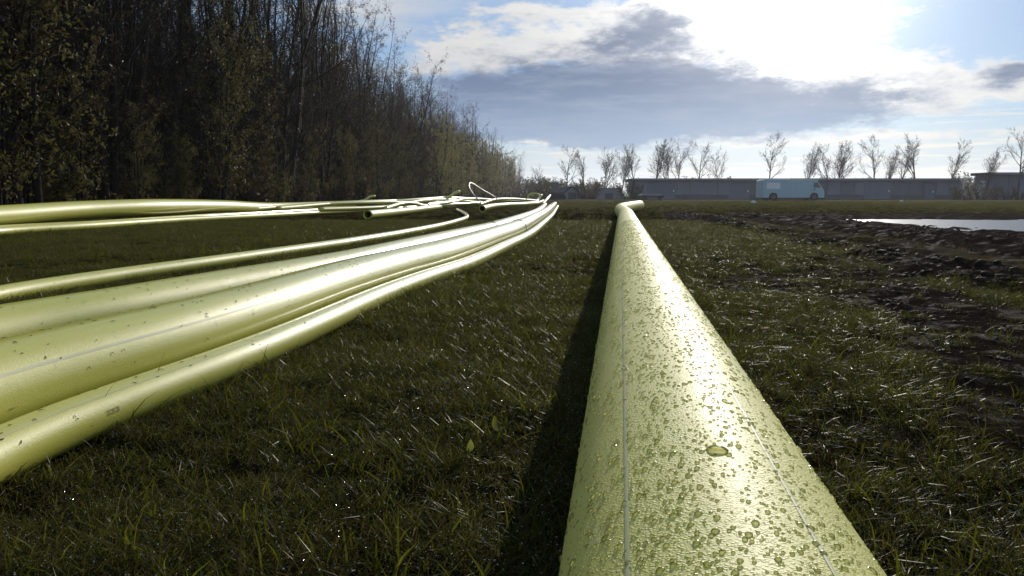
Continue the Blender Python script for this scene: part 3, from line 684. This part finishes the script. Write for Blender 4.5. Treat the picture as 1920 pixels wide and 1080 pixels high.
# broad leaves standing in the turf
m_leaf, k = mat('broad_leaf'); col = k.mix(k.noise(None, 8.0, 3), (0.12, 0.135, 0.022), (0.21, 0.21, 0.04))
tr = k.n('ShaderNodeBsdfTranslucent'); k.l.new(col, tr.inputs[0]); mx = k.n('ShaderNodeMixShader'); mx.inputs[0].default_value = 0.65
k.l.new(pbr(k, col, 0.4), mx.inputs[1]); k.l.new(tr.outputs[0], mx.inputs[2]); k.l.new(mx.outputs[0], k.out.inputs[0])
def broad_leaf(x_, y_, L, wd, rz, tilt, label):
    b = at(x_, y_, 0.03); V, Q = [], []
    for j in range(9):
        t = j / 8; w = wd * (math.sin(math.pi * min(1, t * 0.93 + 0.07)) ** 0.7) * (1.12 - 0.6 * t); z = L * t; f = 0.15 * L * math.sin(t * 2.5)
        V += [(-w, f + 0.35 * w, z), (0, f, z), (w, f + 0.35 * w, z)]
    for j in range(8):
        for i in range(2): Q.append((3 * j + i, 3 * j + i + 1, 3 * j + i + 4, 3 * j + i + 3))
    o = empty('leaf', tuple(b), rz); tag(o, label, 'leaf')
    q = link('blade', mesh('blade', np.array(V), np.array(Q), m_leaf, True), o); q.rotation_euler = (tilt, 0, 0)
    sv, sf = tube(spline([(0, 0, 0.004), (0.002, -0.002, -0.015), (0.003, 0, -0.034)], 0.006), 0.0012, 6)
    st = link('stem', mesh('stem', sv, sf, m_leaf, True), o); st.rotation_euler = (tilt, 0, 0)
broad_leaf(938, 808, 0.030, 0.011, 0.7, -0.45, 'pale yellow green broad leaf standing up in the dark grass')
broad_leaf(878, 846, 0.020, 0.008, -0.5, -0.3, 'small green broad leaf low in the grass below a paler leaf')


# ------------------------------------------------------------------ trees
class Grow:
    """collects tapered limbs (as prisms) and leaves"""
    def __init__(s, seed): s.g = np.random.default_rng(seed); s.big = []; s.twig = []; s.leaf = []
    def limb(s, p, d, L, r, lvl, P):
        g = s.g; n = P['seg'][lvl]; p = np.array(p, float); d = np.array(d, float); d /= np.linalg.norm(d); r_end = r * P['taper'][lvl]; pts = [p.copy()]
        for i in range(n):
            d = d + g.normal(0, P['wob'][lvl], 3) + np.array([0, 0, P['up'][lvl]]); d /= np.linalg.norm(d); q = p + d * L / n
            ra, rb = r + (r_end - r) * i / n, r + (r_end - r) * (i + 1) / n
            (s.big if lvl <= P['big'] else s.twig).append((p, q, ra, rb)); p = q; pts.append(p.copy())
        if lvl + 1 < len(P['seg']):
            k_ = P['kids'][lvl]; k_ = int(k_ * g.uniform(0.75, 1.25) + 0.5)
            for j in range(k_):
                t = P['from'][lvl] + (1 - P['from'][lvl]) * ((j + g.random()) / k_); f = t * n; i = min(n - 1, int(f)); o = pts[i] + (pts[i + 1] - pts[i]) * (f - i)
                ax = pts[i + 1] - pts[i]; ax = ax / np.linalg.norm(ax); v = np.cross(ax, g.normal(0, 1, 3)); v /= max(1e-6, np.linalg.norm(v))
                a = P['ang'][lvl] * g.uniform(0.6, 1.3); dd = ax * math.cos(a) + v * math.sin(a)
                Lc = L * P['len'][lvl] * (1.1 - 0.65 * t) * g.uniform(0.6, 1.25)
                s.limb(o, dd, Lc, max(P['rmin'], (r + (r_end - r) * t) * P['rr'][lvl]), lvl + 1, P)
        if lvl >= P['leaflvl'] and P['leaf'] > 0:
            for _ in range(g.poisson(P['leaf'])):
                i = int(g.integers(0, n)); o = pts[i] + (pts[i + 1] - pts[i]) * g.random()
                if g.random() < P['lowleaf'](o[2]): s.leaf.append((o + g.normal(0, 0.05, 3), g.uniform(*P['lsize'])))
def prisms(segs, k):
    if not segs: return np.zeros((0, 3)), np.zeros((0, 4), int)
    a = np.array([q[0] for q in segs]); b = np.array([q[1] for q in segs]); ra = np.array([q[2] for q in segs])[:, None]; rb = np.array([q[3] for q in segs])[:, None]
    d = b - a; d /= np.linalg.norm(d, axis=1)[:, None]; h = np.where(np.abs(d[:, 2:3]) > 0.9, [[1.0, 0, 0]], [[0, 0, 1.0]]); u_ = np.cross(d, h); u_ /= np.linalg.norm(u_, axis=1)[:, None]; v = np.cross(d, u_)
    V = []
    for i in range(k):
        t = 2 * math.pi * i / k; o = u_ * math.cos(t) + v * math.sin(t); V.append(np.stack([a + o * ra, b + o * rb], 1))
    V = np.stack(V, 1).reshape(-1, 3); n = len(segs); base = (np.arange(n) * 2 * k)[:, None]; Q = []
    for i in range(k):
        j = (i + 1) % k; Q.append(np.concatenate([base + 2 * i, base + 2 * j, base + 2 * j + 1, base + 2 * i + 1], 1))
    return V, np.vstack(Q)
def leaves(L, g):
    if not L: return np.zeros((0, 3)), np.zeros((0, 4), int)
    o = np.array([q[0] for q in L]); sz = np.array([q[1] for q in L])[:, None]; n = len(L)
    a = g.normal(0, 1, (n, 3)); a /= np.linalg.norm(a, axis=1)[:, None]; b = np.cross(a, g.normal(0, 1, (n, 3))); b /= np.linalg.norm(b, axis=1)[:, None]; c = np.cross(a, b)
    V = np.stack([o - a * sz, o + b * sz * 0.45 + c * sz * 0.12, o + a * sz, o - b * sz * 0.45 + c * sz * 0.12], 1).reshape(-1, 3)
    return V, (np.arange(n) * 4)[:, None] + np.arange(4)[None]
def bark(name, a, b):
    m, k = mat(name); geo = k.n('ShaderNodeNewGeometry'); P = geo.outputs['Position']
    k.l.new(pbr(k, k.mix(k.noise(k.vmul(P, (1, 1, 0.25)), 9.0, 5, 0.65), a, b), 0.85, 0.06, k.bump(k.noise(k.vmul(P, (1, 1, 0.2)), 30, 4), 0.6, 0.03)), k.out.inputs[0]); return m
def foliage(name, a, b, tr_=0.35):
    m, k = mat(name); geo = k.n('ShaderNodeNewGeometry'); P = geo.outputs['Position']
    col = k.mix(k.noise(P, 0.9, 3, 0.6), a, b); col = k.mix(k.noise(P, 14.0, 2), col, k.mix(0.5, col, (0.10, 0.06, 0.02)))
    t = k.n('ShaderNodeBsdfTranslucent'); k.l.new(col, t.inputs[0]); mx = k.n('ShaderNodeMixShader'); mx.inputs[0].default_value = tr_
    k.l.new(pbr(k, col, 0.55, 0.2), mx.inputs[1]); k.l.new(t.outputs[0], mx.inputs[2]); k.l.new(mx.outputs[0], k.out.inputs[0]); return m
m_bark = bark('dark_bark', (0.012, 0.010, 0.008), (0.036, 0.030, 0.025))
m_twig = bark('twig_bark', (0.013, 0.010, 0.008), (0.046, 0.036, 0.028))
m_olive = foliage('olive_leaf', (0.060, 0.072, 0.014), (0.135, 0.125, 0.028), 0.5)
m_brown = foliage('brown_leaf', (0.050, 0.035, 0.014), (0.10, 0.066, 0.026))
m_ivy = foliage('pale_green_leaf', (0.18, 0.185, 0.06), (0.32, 0.29, 0.11), 0.5)
def tree_meshes(G, lm, sides=5):
    v1, q1 = prisms(G.big, sides); v2, q2 = prisms(G.twig, 3); v3, q3 = leaves(G.leaf, G.g)
    trunk = mesh('trunk', v1, q1, m_bark, True)
    crown = mesh('crown', np.vstack([v2, v3]), [q2, q3 + len(v2)], [m_twig, lm], False, [0] * len(q2) + [1] * len(q3))
    return trunk, crown
def tall_tree(seed, stems, H, leafn, lm, low=lambda z: 1.0, spread=0.11, twigs=18):
    """upright, many-stemmed and twiggy down to the ground"""
    G = Grow(seed); g = G.g
    P = dict(seg=(9, 6, 4, 3), taper=(0.07, 0.3, 0.4, 0.5), wob=(0.055, 0.11, 0.17, 0.22), up=(0.03, 0.05, 0.03, 0.0), kids=(twigs, 7, 4), ang=(0.72, 0.75, 0.8), len=(0.27, 0.5, 0.5), rr=(0.42, 0.5, 0.6), rmin=0.0045, big=1, leaflvl=2, leaf=leafn, lowleaf=low, lsize=(0.03, 0.065))
    P['from'] = (0.08, 0.15, 0.1)
    for i in range(stems):
        a = g.uniform(0, 6.283); o = np.array([math.cos(a), math.sin(a), 0]) * g.uniform(0.0, 0.35); o[2] = -0.1
        G.limb(o, np.array([math.cos(a) * spread, math.sin(a) * spread, 1]), H * g.uniform(0.72, 1.0), 0.055 + 0.05 * g.random() + 0.02 * H / 12, 0, P)
    return tree_meshes(G, lm)
def leafy_shrub(seed, H, wd, n, lm, column=False):
    """dense leaf clumps from the ground up"""
    G = Grow(seed); g = G.g
    P = dict(seg=(6, 4, 3), taper=(0.2, 0.3, 0.5), wob=(0.06, 0.14, 0.2), up=(0.05, 0.03, 0.0), kids=(16, 6), ang=(0.9, 0.8), len=(0.28, 0.5), rr=(0.4, 0.5), rmin=0.004, big=0, leaflvl=1, leaf=n, lowleaf=lambda z: 1.0, lsize=(0.04, 0.085))
    P['from'] = (0.04, 0.1)
    for i in range(3 if column else 6):
        a = g.uniform(0, 6.283); sp = 0.02 if column else wd / H * 0.5
        G.limb((math.cos(a) * wd * 0.12, math.sin(a) * wd * 0.12, -0.1), (math.cos(a) * sp, math.sin(a) * sp, 1), H * g.uniform(0.7, 1.0), 0.06, 0, P)
    return tree_meshes(G, lm)
bare_k = [tall_tree(11 + i, 3 + i % 2, 13.6, 0.8, m_brown, lambda z: 1.0) for i in range(4)]
rust_k = [tall_tree(31 + i, 3, 11.5, 1.6, m_brown, lambda z: 1.0 if z < 7 else 0.6) for i in range(2)]
olive_k = [leafy_shrub(51 + i, 7.5 - i, 2.6, 5.5, m_olive) for i in range(2)]
tall_olive_k = [tall_tree(61 + i, 3, 12.0, 3.0, m_olive, lambda z: 1.0, 0.07) for i in range(2)]
col_k = [leafy_shrub(71 + i, 6.5 + i, 1.4, 9.0, m_ivy, True) for i in range(2)]
thin_k = [tall_tree(81 + i, 2, 12.0, 0.9, m_olive, lambda z: 1.0 if z < 6 else 0.5, 0.05, 18) for i in range(2)]
def put_tree(name, kind, loc, rz, scl, label, group, cat='tree', tall=1.0):
    o = empty(name, loc, rz); o.scale = (scl, scl, scl * tall); tag(o, label, cat, group)
    link('trunk', kind[0], o); link('crown', kind[1], o); return o
LINE_Y = [6, 53, 70, 102, 140, 200, 270]; LINE_X = [-9.7, -7.9, -7.3, -6.2, -3.1, 0.4, 3.6]
def line_x(y): return float(np.interp(y, LINE_Y, LINE_X))
G_W = 'trees along the edge of the wood'
rt = random.Random(5)
lab = {'bare': 'tall bare dark tree with many upright stems at the wood edge', 'rust': 'twiggy wood edge tree with withered brown leaves',
       'olive': 'broad olive leaved shrub at the foot of the wood edge', 'tolive': 'tall tree hung with olive leaves at the wood edge',
       'col': 'narrow column shaped tree with pale green leaves at the wood edge', 'thin': 'slender wood edge tree with a fringe of small green leaves'}
kinds = {'bare': bare_k, 'rust': rust_k, 'olive': olive_k, 'tolive': tall_olive_k, 'col': col_k, 'thin': thin_k}
def edge_tree(kd, y, dxx, scl, tall=1.0):
    put_tree({'bare': 'bare_tree', 'rust': 'brown_tree', 'olive': 'olive_shrub', 'tolive': 'olive_tree', 'col': 'leafy_tree', 'thin': 'slender_tree'}[kd],
             rt.choice(kinds[kd]), (line_x(y) + dxx, y, 0), rt.uniform(0, 6.28), scl, lab[kd], G_W + ': ' + kd.replace('tolive', 'tall olive'), 'shrub' if kd == 'olive' else 'tree', tall)
y = 9.0; i = 0
while y < 240:
    if y < 40: kd = rt.choice(['bare', 'bare', 'bare', 'thin'])
    elif y < 75: kd = rt.choice(['bare', 'rust', 'bare', 'rust', 'thin'])
    else: kd = rt.choice(['bare', 'thin', 'rust', 'thin'])
    fade = np.interp(y, [0, 60, 110, 200], [1.05, 0.98, 0.92, 0.95])
    edge_tree(kd, y, rt.uniform(-1.6, -0.1), rt.uniform(0.85, 1.08) * fade)
    y += rt.uniform(1.3, 2.1) * (1 + y / 70); i += 1
for yy, dd, sc_, kd in ((14.2, 0.2, 0.62, 'olive'), (15.6, -0.5, 0.80, 'olive'), (17.4, -0.2, 0.55, 'olive'), (13.0, -1.2, 1.0, 'tolive'), (14.6, -0.9, 0.95, 'tolive'), (16.2, -1.0, 1.0, 'tolive'), (12.4, 0.0, 0.7, 'olive'), (24.0, 0.1, 0.75, 'olive'), (25.2, -0.4, 0.95, 'tolive'), (27.5, -0.1, 0.5, 'olive'),
                       (33, 0.0, 0.45, 'olive'), (38, 0.1, 0.6, 'olive'), (43, 0.2, 0.6, 'olive'), (47, 0.1, 0.7, 'olive'), (52, 0.3, 0.65, 'olive'), (57, 0.3, 0.7, 'olive'), (62, 0.3, 0.62, 'olive'),
                       (19.6, -0.1, 0.38, 'olive'), (21.4, 0.0, 0.36, 'olive'), (30.0, 0.0, 0.36, 'olive'),
                       (66, 1.2, 1.06, 'col'), (73, 1.3, 1.12, 'col'), (78, 1.0, 1.01, 'col'), (85, 1.3, 1.18, 'col'), (94, 1.3, 1.12, 'col'), (103, 1.2, 1.23, 'col'), (113, 1.2, 1.29, 'col'), (124, 1.0, 1.23, 'col'), (133, 0.9, 1.34, 'col'), (142, 0.9, 1.34, 'col'), (154, 0.8, 1.4, 'col'), (168, 0.8, 1.4, 'col'), (183, 0.8, 1.45, 'col'), (70, 0.9, 0.8, 'col'), (98, 1.2, 0.8, 'col'), (89, 1.1, 0.7, 'col')):
    edge_tree(kd, yy, dd, sc_)
# the inside of the wood reads as one mass
wsrc = []
for kd in ('bare', 'rust', 'thin'):
    for t, c in kinds[kd][:2]: wsrc += [t, c]
pos, wh, rz_, ss = [], [], [], []
for row in range(9):
    y = 7.0 - row * 0.3
    while y < 170:
        q = (line_x(y) - 2.2 - row * 1.9 + rt.uniform(-.8, .8), y, 0); r_ = rt.uniform(0, 6.28); s_ = rt.uniform(0.8, 1.08); j = rt.randrange(6)
        for e in (0, 1): pos.append(q); wh.append(2 * j + e); rz_.append(r_); ss.append(s_)
        y += rt.uniform(1.6, 2.8) * (1 + y / 110)
wood = source('wood_stem', wsrc)
scatter('woodland', np.array(pos), np.array(rz_), np.zeros(len(pos)), np.array(ss), np.array(wh), wood, 'dense dark interior of the wood behind its edge trees', 'woodland')
# brambles and low growth along the foot of the wood
bsrc = source('bramble', [leafy_shrub(91 + i, 1.6, 1.6, 2.4, [m_brown, m_olive][i])[1] for i in range(2)])
yb = np.concatenate([rng.uniform(9, 60, 420), rng.uniform(60, 150, 260)]); xb = np.array([line_x(q) for q in yb]) + rng.uniform(-9.5, 0.3, len(yb))
scatter('undergrowth', np.stack([xb, yb, np.zeros(len(yb))], 1), rng.uniform(0, 6.28, len(yb)), np.zeros(len(yb)), rng.uniform(0.4, 1.2, len(yb)), rng.integers(0, 2, len(yb)), bsrc, 'low brown and olive undergrowth along the foot of the wood', 'undergrowth')


# ------------------------------------------------------------------ the far side of the field
def plain(name, a, b, ro=0.7, sc_=0.8):
    m, k = mat(name); geo = k.n('ShaderNodeNewGeometry'); P = geo.outputs['Position']
    k.l.new(pbr(k, k.mix(k.noise(k.vmul(P, (1, 1, 0.3)), sc_, 4), a, b), ro, 0.3), k.out.inputs[0]); return m
m_clad = [plain('grey_cladding_%d' % i, tuple(v * f for v in (0.13, 0.145, 0.19)), tuple(v * f for v in (0.19, 0.205, 0.255))) for i, f in enumerate((1.0, 0.72, 0.5, 1.35))]
m_roof = plain('dark_roof', (0.035, 0.036, 0.042), (0.06, 0.06, 0.07)); m_door = plain('shed_door', (0.10, 0.12, 0.17), (0.15, 0.17, 0.22)); m_white = plain('white_paint', (0.62, 0.64, 0.66), (0.74, 0.75, 0.76), 0.35)
m_glass, k = mat('vehicle_glass'); k.l.new(pbr(k, (0.02, 0.025, 0.03), 0.05, 0.6), k.out.inputs[0])
m_tyre, k = mat('tyre'); k.l.new(pbr(k, (0.015, 0.015, 0.016), 0.8), k.out.inputs[0])
m_lamp, k = mat('lamp_glass'); k.l.new(pbr(k, (0.5, 0.35, 0.25), 0.2), k.out.inputs[0])
def shed(name, label, x0, x1, yf, zt, depth, panels, doors, group=None):
    o = empty(name, ((x0 + x1) / 2, yf, 0)); tag(o, label, 'building', group); cx = (x0 + x1) / 2
    MB().box((x0 - cx, 0.12, 0), (x1 - cx, depth, zt - 0.3)).build('wall', m_clad[1], o)
    rr = random.Random(int(x0 * 10)); w = (x1 - x0) / panels
    for i in range(panels):
        MB().box((x0 - cx + i * w + 0.03, 0, 0.5), (x0 - cx + (i + 1) * w - 0.03, 0.12 - 0.003, zt - 0.33)).build('wall_panel', m_clad[rr.choice((0, 0, 0, 1, 1))], o, bevel=0.02)
    MB().box((x0 - cx, 0.02, 0), (x1 - cx, 0.117, 0.47)).build('plinth', m_clad[2], o)
    rf = MB().prism([(x0 - cx - 0.4, zt - 0.3), (x1 - cx + 0.4, zt - 0.3), (x1 - cx + 0.4, zt), (x0 - cx - 0.4, zt)], -0.35, depth + 0.3).build('roof', m_roof, o)
    MB().box((x0 - cx - 0.4, -0.47, zt - 0.24), (x1 - cx + 0.4, -0.353, zt - 0.1)).build('gutter', m_clad[3], rf)
    for dxx, dw, dh in doors:
        d = MB().box((dxx - dw / 2, -0.06, 0.02), (dxx + dw / 2, -0.004, dh)).build('door', m_door, o, bevel=0.01)
        MB().box((dxx + dw / 2 - 0.25, -0.12, dh * 0.45), (dxx + dw / 2 - 0.15, -0.063, dh * 0.55)).build('handle', m_white, d)
X = lambda px, d: at_d(px, 366, d).x
YS = 92
shed('long_shed', 'long low grey shed with a flat dark roof behind the parked van', X(1192, YS), X(1806, YS), YS, EYE + (366 - 335) / F * YS * 1.0, 6, 24, ((-16, 3.2, 1.9), (-7, 2.4, 1.8), (9, 3.0, 1.9), (15, 1.2, 1.7)))
shed('tall_shed', 'taller grey shed standing past the white blossom bush', X(1857, 86), X(2120, 86), 86, EYE + (366 - 324) / F * 86, 3, 8, ((-3, 3, 2.1),))
m_hut = plain('hut_sheet', (0.20, 0.21, 0.25), (0.27, 0.275, 0.31))
def hut(px0, px1, ytop, d, label):
    x0, x1 = X(px0, d), X(px1, d); w = (x1 - x0) / 2; h = EYE + (366 - ytop) / F * d
    o = empty('barn', ((x0 + x1) / 2, d, 0)); tag(o, label, 'barn')
    prof = [(-w, 0), (w, 0), (w * 0.98, h * 0.55), (w * 0.72, h * 0.92), (-w * 0.72, h * 0.92), (-w * 0.98, h * 0.55)]
    MB().prism(prof, 0, 6).build('wall', m_hut, o)
    MB().prism([(w * 1.02, h * 0.55), (w * 0.75, h * 0.95), (-w * 0.75, h * 0.95), (-w * 1.02, h * 0.55), (-w * 0.98, h * 0.555), (-w * 0.72, h * 0.925), (w * 0.72, h * 0.925), (w * 0.98, h * 0.555)][:], -0.2, 6.2).build('roof', m_clad[1], o)
    MB().box((-w * 0.35, -0.05, 0.02), (w * 0.3, -0.004, h * 0.5)).build('door', m_clad[2], o)
hut(1050, 1097, 349, 96, 'small grey barn with sloped roof sides nearest the wood')
hut(1119, 1166, 351.5, 94, 'small grey barn with sloped roof sides next to the long shed')
# parked van
def van(px0, px1, ytop, d, label):
    x0, x1 = X(px0, d), X(px1, d); L = x1 - x0; h = EYE + (366 - ytop) / F * d
    o = empty('parked_van', ((x0 + x1) / 2, d, 0)); tag(o, label, 'van'); a = -L / 2
    body = MB().prism([(a, 0.22), (a, h * 0.97), (a + 0.12, h), (a + L * 0.84, h), (a + L * 0.88, h * 0.97), (a + L * 0.955, h * 0.62), (a + L * 0.99, h * 0.52), (a + L, h * 0.3), (a + L, 0.22)], 0, 1.9).build('body', m_van, o, bevel=0.04)
    MB().prism([(a + L * 0.885, h * 0.86), (a + L * 0.82, h * 0.86), (a + L * 0.82, h * 0.62), (a + L * 0.935, h * 0.62)], -0.012, 1.912).build('side_window', m_glass, o)
    MB().prism([(a + L * 0.890, h * 0.93), (a + L * 0.956, h * 0.635), (a + L * 0.962, h * 0.64), (a + L * 0.896, h * 0.935)], 0.15, 1.75).build('windscreen', m_glass, o)
    MB().box((a + 0.3, -0.02, h * 0.55), (a + L * 0.28, -0.003, h * 0.85)).build('side_panel', m_white, o)
    MB().box((a + 0.2, 0.2, h + 0.003), (a + L * 0.45, 1.7, h + 0.09)).build('roof_rack', m_white, o)
    dr = MB().box((a + L * 0.80, -0.018, 0.45), (a + L * 0.93, -0.003, h * 0.60)).build('door', m_van, o); MB().box((a + L * 0.81, -0.04, h * 0.5), (a + L * 0.85, -0.02, h * 0.53)).build('handle', m_dark, dr)
    MB().box((a - 0.02, -0.01, 0.12), (a + L + 0.05, 1.91, 0.24)).build('bumper', m_dark, o)
    for wx in (a + L * 0.17, a + L * 0.83):
        for wy in (0.02, 1.88):
            c = np.array([(0, wy - 0.1, 0.33), (0, wy, 0.33), (0, wy + 0.1, 0.33)]) + np.array([wx, 0, 0]); V, Fc = tube(c, 0.33, 20)
            w_ = link('wheel', mesh('wheel', V, Fc, m_tyre, False), o)
            V, Fc = tube(c + np.array([0, -0.012, 0]), 0.19, 14); link('rim', mesh('rim', V, Fc, m_clad[2], False), w_)
    for wy in (0.12, 1.5): MB().box((a + L - 0.05, wy, h * 0.32), (a + L + 0.03, wy + 0.28, h * 0.42)).build('headlight', m_lamp, o)
m_van = plain('flare_blue_body', (0.30, 0.43, 0.47), (0.36, 0.49, 0.53), 0.35)  # body colour takes in the cyan cast of the lens flare
van(1430, 1546, 337, 66, 'van coloured with the pale blue of lens flare, parked before the long shed')
# dark trailer with a pale lid
o = empty('flat_trailer', tuple(at_d(1222, 366, 70).xy) + (0,)); tag(o, 'low dark trailer with a pale cover in front of the shed end', 'trailer')
MB().box((-1.1, 0, 0.22), (1.1, 1.4, 0.42)).build('bed', m_dark, o, bevel=0.02); MB().prism([(-1.0, 0.423), (1.0, 0.423), (0.7, 0.58), (-0.8, 0.56)], 0.05, 1.35).build('cover', m_clad[3], o, bevel=0.02)
for wx in (-0.6, 0.7):
    c = np.array([(wx, -0.05, 0.2), (wx, 0.03, 0.2), (wx, 0.12, 0.2)]); V, Fc = tube(c, 0.2, 16); link('wheel', mesh('wheel', V, Fc, m_tyre), o)
# tractor-like machine at the end of the wood
o = empty('digger', tuple(at_d(1043, 366, 80).xy) + (0,)); tag(o, 'small dark digger with a cab parked between wood and barn', 'digger')
MB().box((-0.9, 0, 0.35), (0.9, 1.4, 0.75)).build('body', m_dark, o, bevel=0.04); cb = MB().prism([(-0.5, 0.753), (0.35, 0.753), (0.25, 1.75), (-0.45, 1.75)], 0.2, 1.2).build('cab', m_glass, o); MB().box((-0.55, 0.1, 1.753), (0.4, 1.3, 1.83)).build('roof', m_white, cb)
V, Fc = tube(spline([(0.8, 0.7, 0.7), (1.5, 0.6, 1.25), (2.1, 0.5, 1.15), (2.4, 0.5, 0.7)], 0.2), 0.09, 8); link('arm', mesh('arm', V, Fc, m_dark), o)
MB().box((2.2, 0.2, 0.35), (2.65, 0.9, 0.7)).build('bucket', m_dark, o, bevel=0.03)
for wy in (0.0, 1.2): MB().prism([(-1.0, 0.12), (-0.8, 0.0), (0.8, 0.0), (1.0, 0.12), (0.95, 0.36), (-0.95, 0.36)], wy - 0.15, wy + 0.2).build('track', m_tyre, o)
# white stones beside the road
m_stone, k = mat('white_stone'); k.l.new(pbr(k, (0.62, 0.61, 0.58), 0.6), k.out.inputs[0])
sme = clod(9).copy(); sme.materials.clear(); sme.materials.append(m_stone)
for px_q, py_q, sz, lb in ((1412, 379.5, 0.16, 'white stone lying in the grass in front of the van'), (1690, 377, 0.11, 'small white stone at the road edge before the long shed')):
    q = link('stone', sme, None, at(px_q, py_q, 0.05)); q.scale = (sz, sz, sz); tag(q, lb, 'stone')

# bare trees in a row behind the sheds
m_far = bark('grey_bark', (0.030, 0.027, 0.027), (0.062, 0.055, 0.052))
def bare_tree(seed, H, fork, spread, lean=0.0):
    G = Grow(seed); g = G.g
    P = dict(seg=(7, 6, 5, 4, 3), taper=(0.12, 0.25, 0.3, 0.4, 0.6), wob=(0.05, 0.08, 0.11, 0.14, 0.2), up=(0.02, 0.06, 0.06, 0.05, 0.02), kids=(13, 8, 6, 4), ang=(spread, 0.6, 0.65, 0.7), len=(0.62, 0.5, 0.48, 0.5), rr=(0.55, 0.55, 0.6, 0.7), rmin=0.009, big=1, leaflvl=9, leaf=0, lowleaf=None, lsize=(0, 0))
    P['from'] = (0.34, 0.22, 0.15, 0.1)
    for i in range(fork):
        a = g.uniform(0, 6.283); sp = 0.0 if fork == 1 else 0.16
        G.limb((0.2 * i, 0, -0.1), (math.cos(a) * sp + lean, math.sin(a) * sp, 1), H * (1.0 if i == 0 else g.uniform(0.75, 0.95)), 0.17 if fork == 1 else 0.13, 0, P)
    v1, q1 = prisms(G.big, 6); v2, q2 = prisms(G.twig, 3)
    return mesh('trunk', v1, q1, m_far, True), mesh('crown', v2, q2, m_far)
fk = {'round': [bare_tree(201, 8, 1, 0.75), bare_tree(202, 8, 1, 0.65)], 'fork': [bare_tree(203, 8, 2, 0.6), bare_tree(204, 8, 3, 0.55)], 'slim': [bare_tree(205, 8, 1, 0.55), bare_tree(206, 8, 1, 0.5)], 'lean': [bare_tree(207, 8, 1, 0.5, 0.28), bare_tree(208, 8, 2, 0.45, 0.2)]}
fl = {'round': 'bare tree with a round fan of twigs behind the far sheds', 'fork': 'bare tree forking low into several trunks behind the far sheds', 'slim': 'slim upright bare tree behind the far sheds', 'lean': 'bare tree leaning to one side behind the far sheds'}
for i, (px_q, ytop, kd, d) in enumerate(((1062, 272, 'round', 108), (1096, 282, 'slim', 112), (1133, 276, 'fork', 108), (1162, 274, 'lean', 110), (1192, 270, 'slim', 112), (1228, 260, 'slim', 108), (1253, 258, 'fork', 110), (1272, 258, 'round', 112), (1311, 262, 'round', 108), (1347, 272, 'round', 110),
        (1438, 248, 'round', 104), (1506, 268, 'lean', 106), (1556, 270, 'slim', 108), (1570, 264, 'fork', 108), (1641, 250, 'round', 106), (1657, 275, 'lean', 107), (1684, 266, 'lean', 108), (1714, 250, 'slim', 106), (1777, 260, 'lean', 106), (1843, 278, 'lean', 84), (1906, 232, 'round', 82), (1010, 305, 'round', 150))):
    H = EYE + (366 - ytop) / F * d; tm = fk[kd][i % 2]
    zt = max(v.co.z for v in tm[1].vertices) if 'zt' not in tm[1] else tm[1]['zt']; tm[1]['zt'] = zt
    lb = fl[kd]
    if px_q == 1438: lb = 'lone bare tree with a wide round crown above the van'
    if px_q == 1906: lb = 'tall bare tree standing in front of the taller shed'
    if px_q == 1843: lb = 'bare tree leaning out of the white blossom bush'
    if px_q == 1010: lb = 'distant bare tree past the end of the wood'
    put_tree('bare_tree', tm, (X(px_q, d), d, 0), 0.7 * i if kd != 'lean' else 0.25 * math.sin(i), H / zt, lb, 'bare trees in a row behind the sheds' if lb in fl.values() else None)
# bushes
m_blossom = foliage('white_blossom', (0.55, 0.54, 0.50), (0.72, 0.70, 0.66), 0.4)
bl = leafy_shrub(301, 3.2, 2.4, 1.6, m_blossom); put_tree('blossom_bush', bl, (X(1825, 80), 80, 0), 0.4, 0.85, 'bush covered in white blossom between the two sheds', None, 'bush')
hedge_k = [leafy_shrub(311 + i, 2.2, 2.4, 1.1, m_brown) for i in range(2)]
for i, (px_q, d, sc_) in enumerate(((1790, 80, 0.8), (1806, 81, 0.9), (1842, 78, 0.75), (1868, 80, 0.8), (1890, 79, 0.7), (1912, 80, 0.75))):
    put_tree('brown_bush', hedge_k[i % 2], (X(px_q, d), d, 0), i * 1.1, sc_, 'low brown leafless bush below the blossom bush and the taller shed', 'low brown bushes by the taller shed', 'bush')
for i, (px_q, d, sc_) in enumerate(((1108, 92, 1.15), (1178, 93, 1.3), (1196, 90, 1.0), (1100, 95, 1.4), (1040, 98, 1.2), (1030, 110, 1.5), (1020, 125, 1.9))):
    put_tree('brown_bush', hedge_k[i % 2], (X(px_q, d), d, 0), i * 1.7, sc_, 'brown twiggy bush beside the small grey barns', 'twiggy bushes round the small barns', 'bush')
# skyline of trees beyond everything
n = 260; ang_ = rng.uniform(-0.12, 0.9, n); dd = rng.uniform(150, 230, n)
scatter('distant_trees', np.stack([np.sin(ang_) * dd, np.cos(ang_) * dd, np.zeros(n)], 1), rng.uniform(0, 6.28, n), np.zeros(n), rng.uniform(1.2, 2.6, n), rng.integers(0, 2, n), source('distant', [hedge_k[0][1], hedge_k[1][1]]), 'far off belt of low trees along the skyline', 'trees')


# ------------------------------------------------------------------ thin moist air
hm = bpy.data.materials.new('moist_air'); hm.use_nodes = True; hm.node_tree.nodes.clear(); k = Nodes(hm.node_tree); k.out = k.n('ShaderNodeOutputMaterial')
pv = k.n('ShaderNodeVolumePrincipled'); pv.inputs['Color'].default_value = (0.90, 0.94, 1.0, 1); pv.inputs['Density'].default_value = HAZE; pv.inputs['Anisotropy'].default_value = 0.55
k.l.new(pv.outputs[0], k.out.inputs['Volume'])
hz = MB().box((gx[0] - 20, gy[0] - 20, -1.2), (gx[-1] + 20, gy[-1] + 20, 24.0)).build('haze', hm); tag(hz, 'thin pale moist air over the whole field', 'haze', kind='stuff')
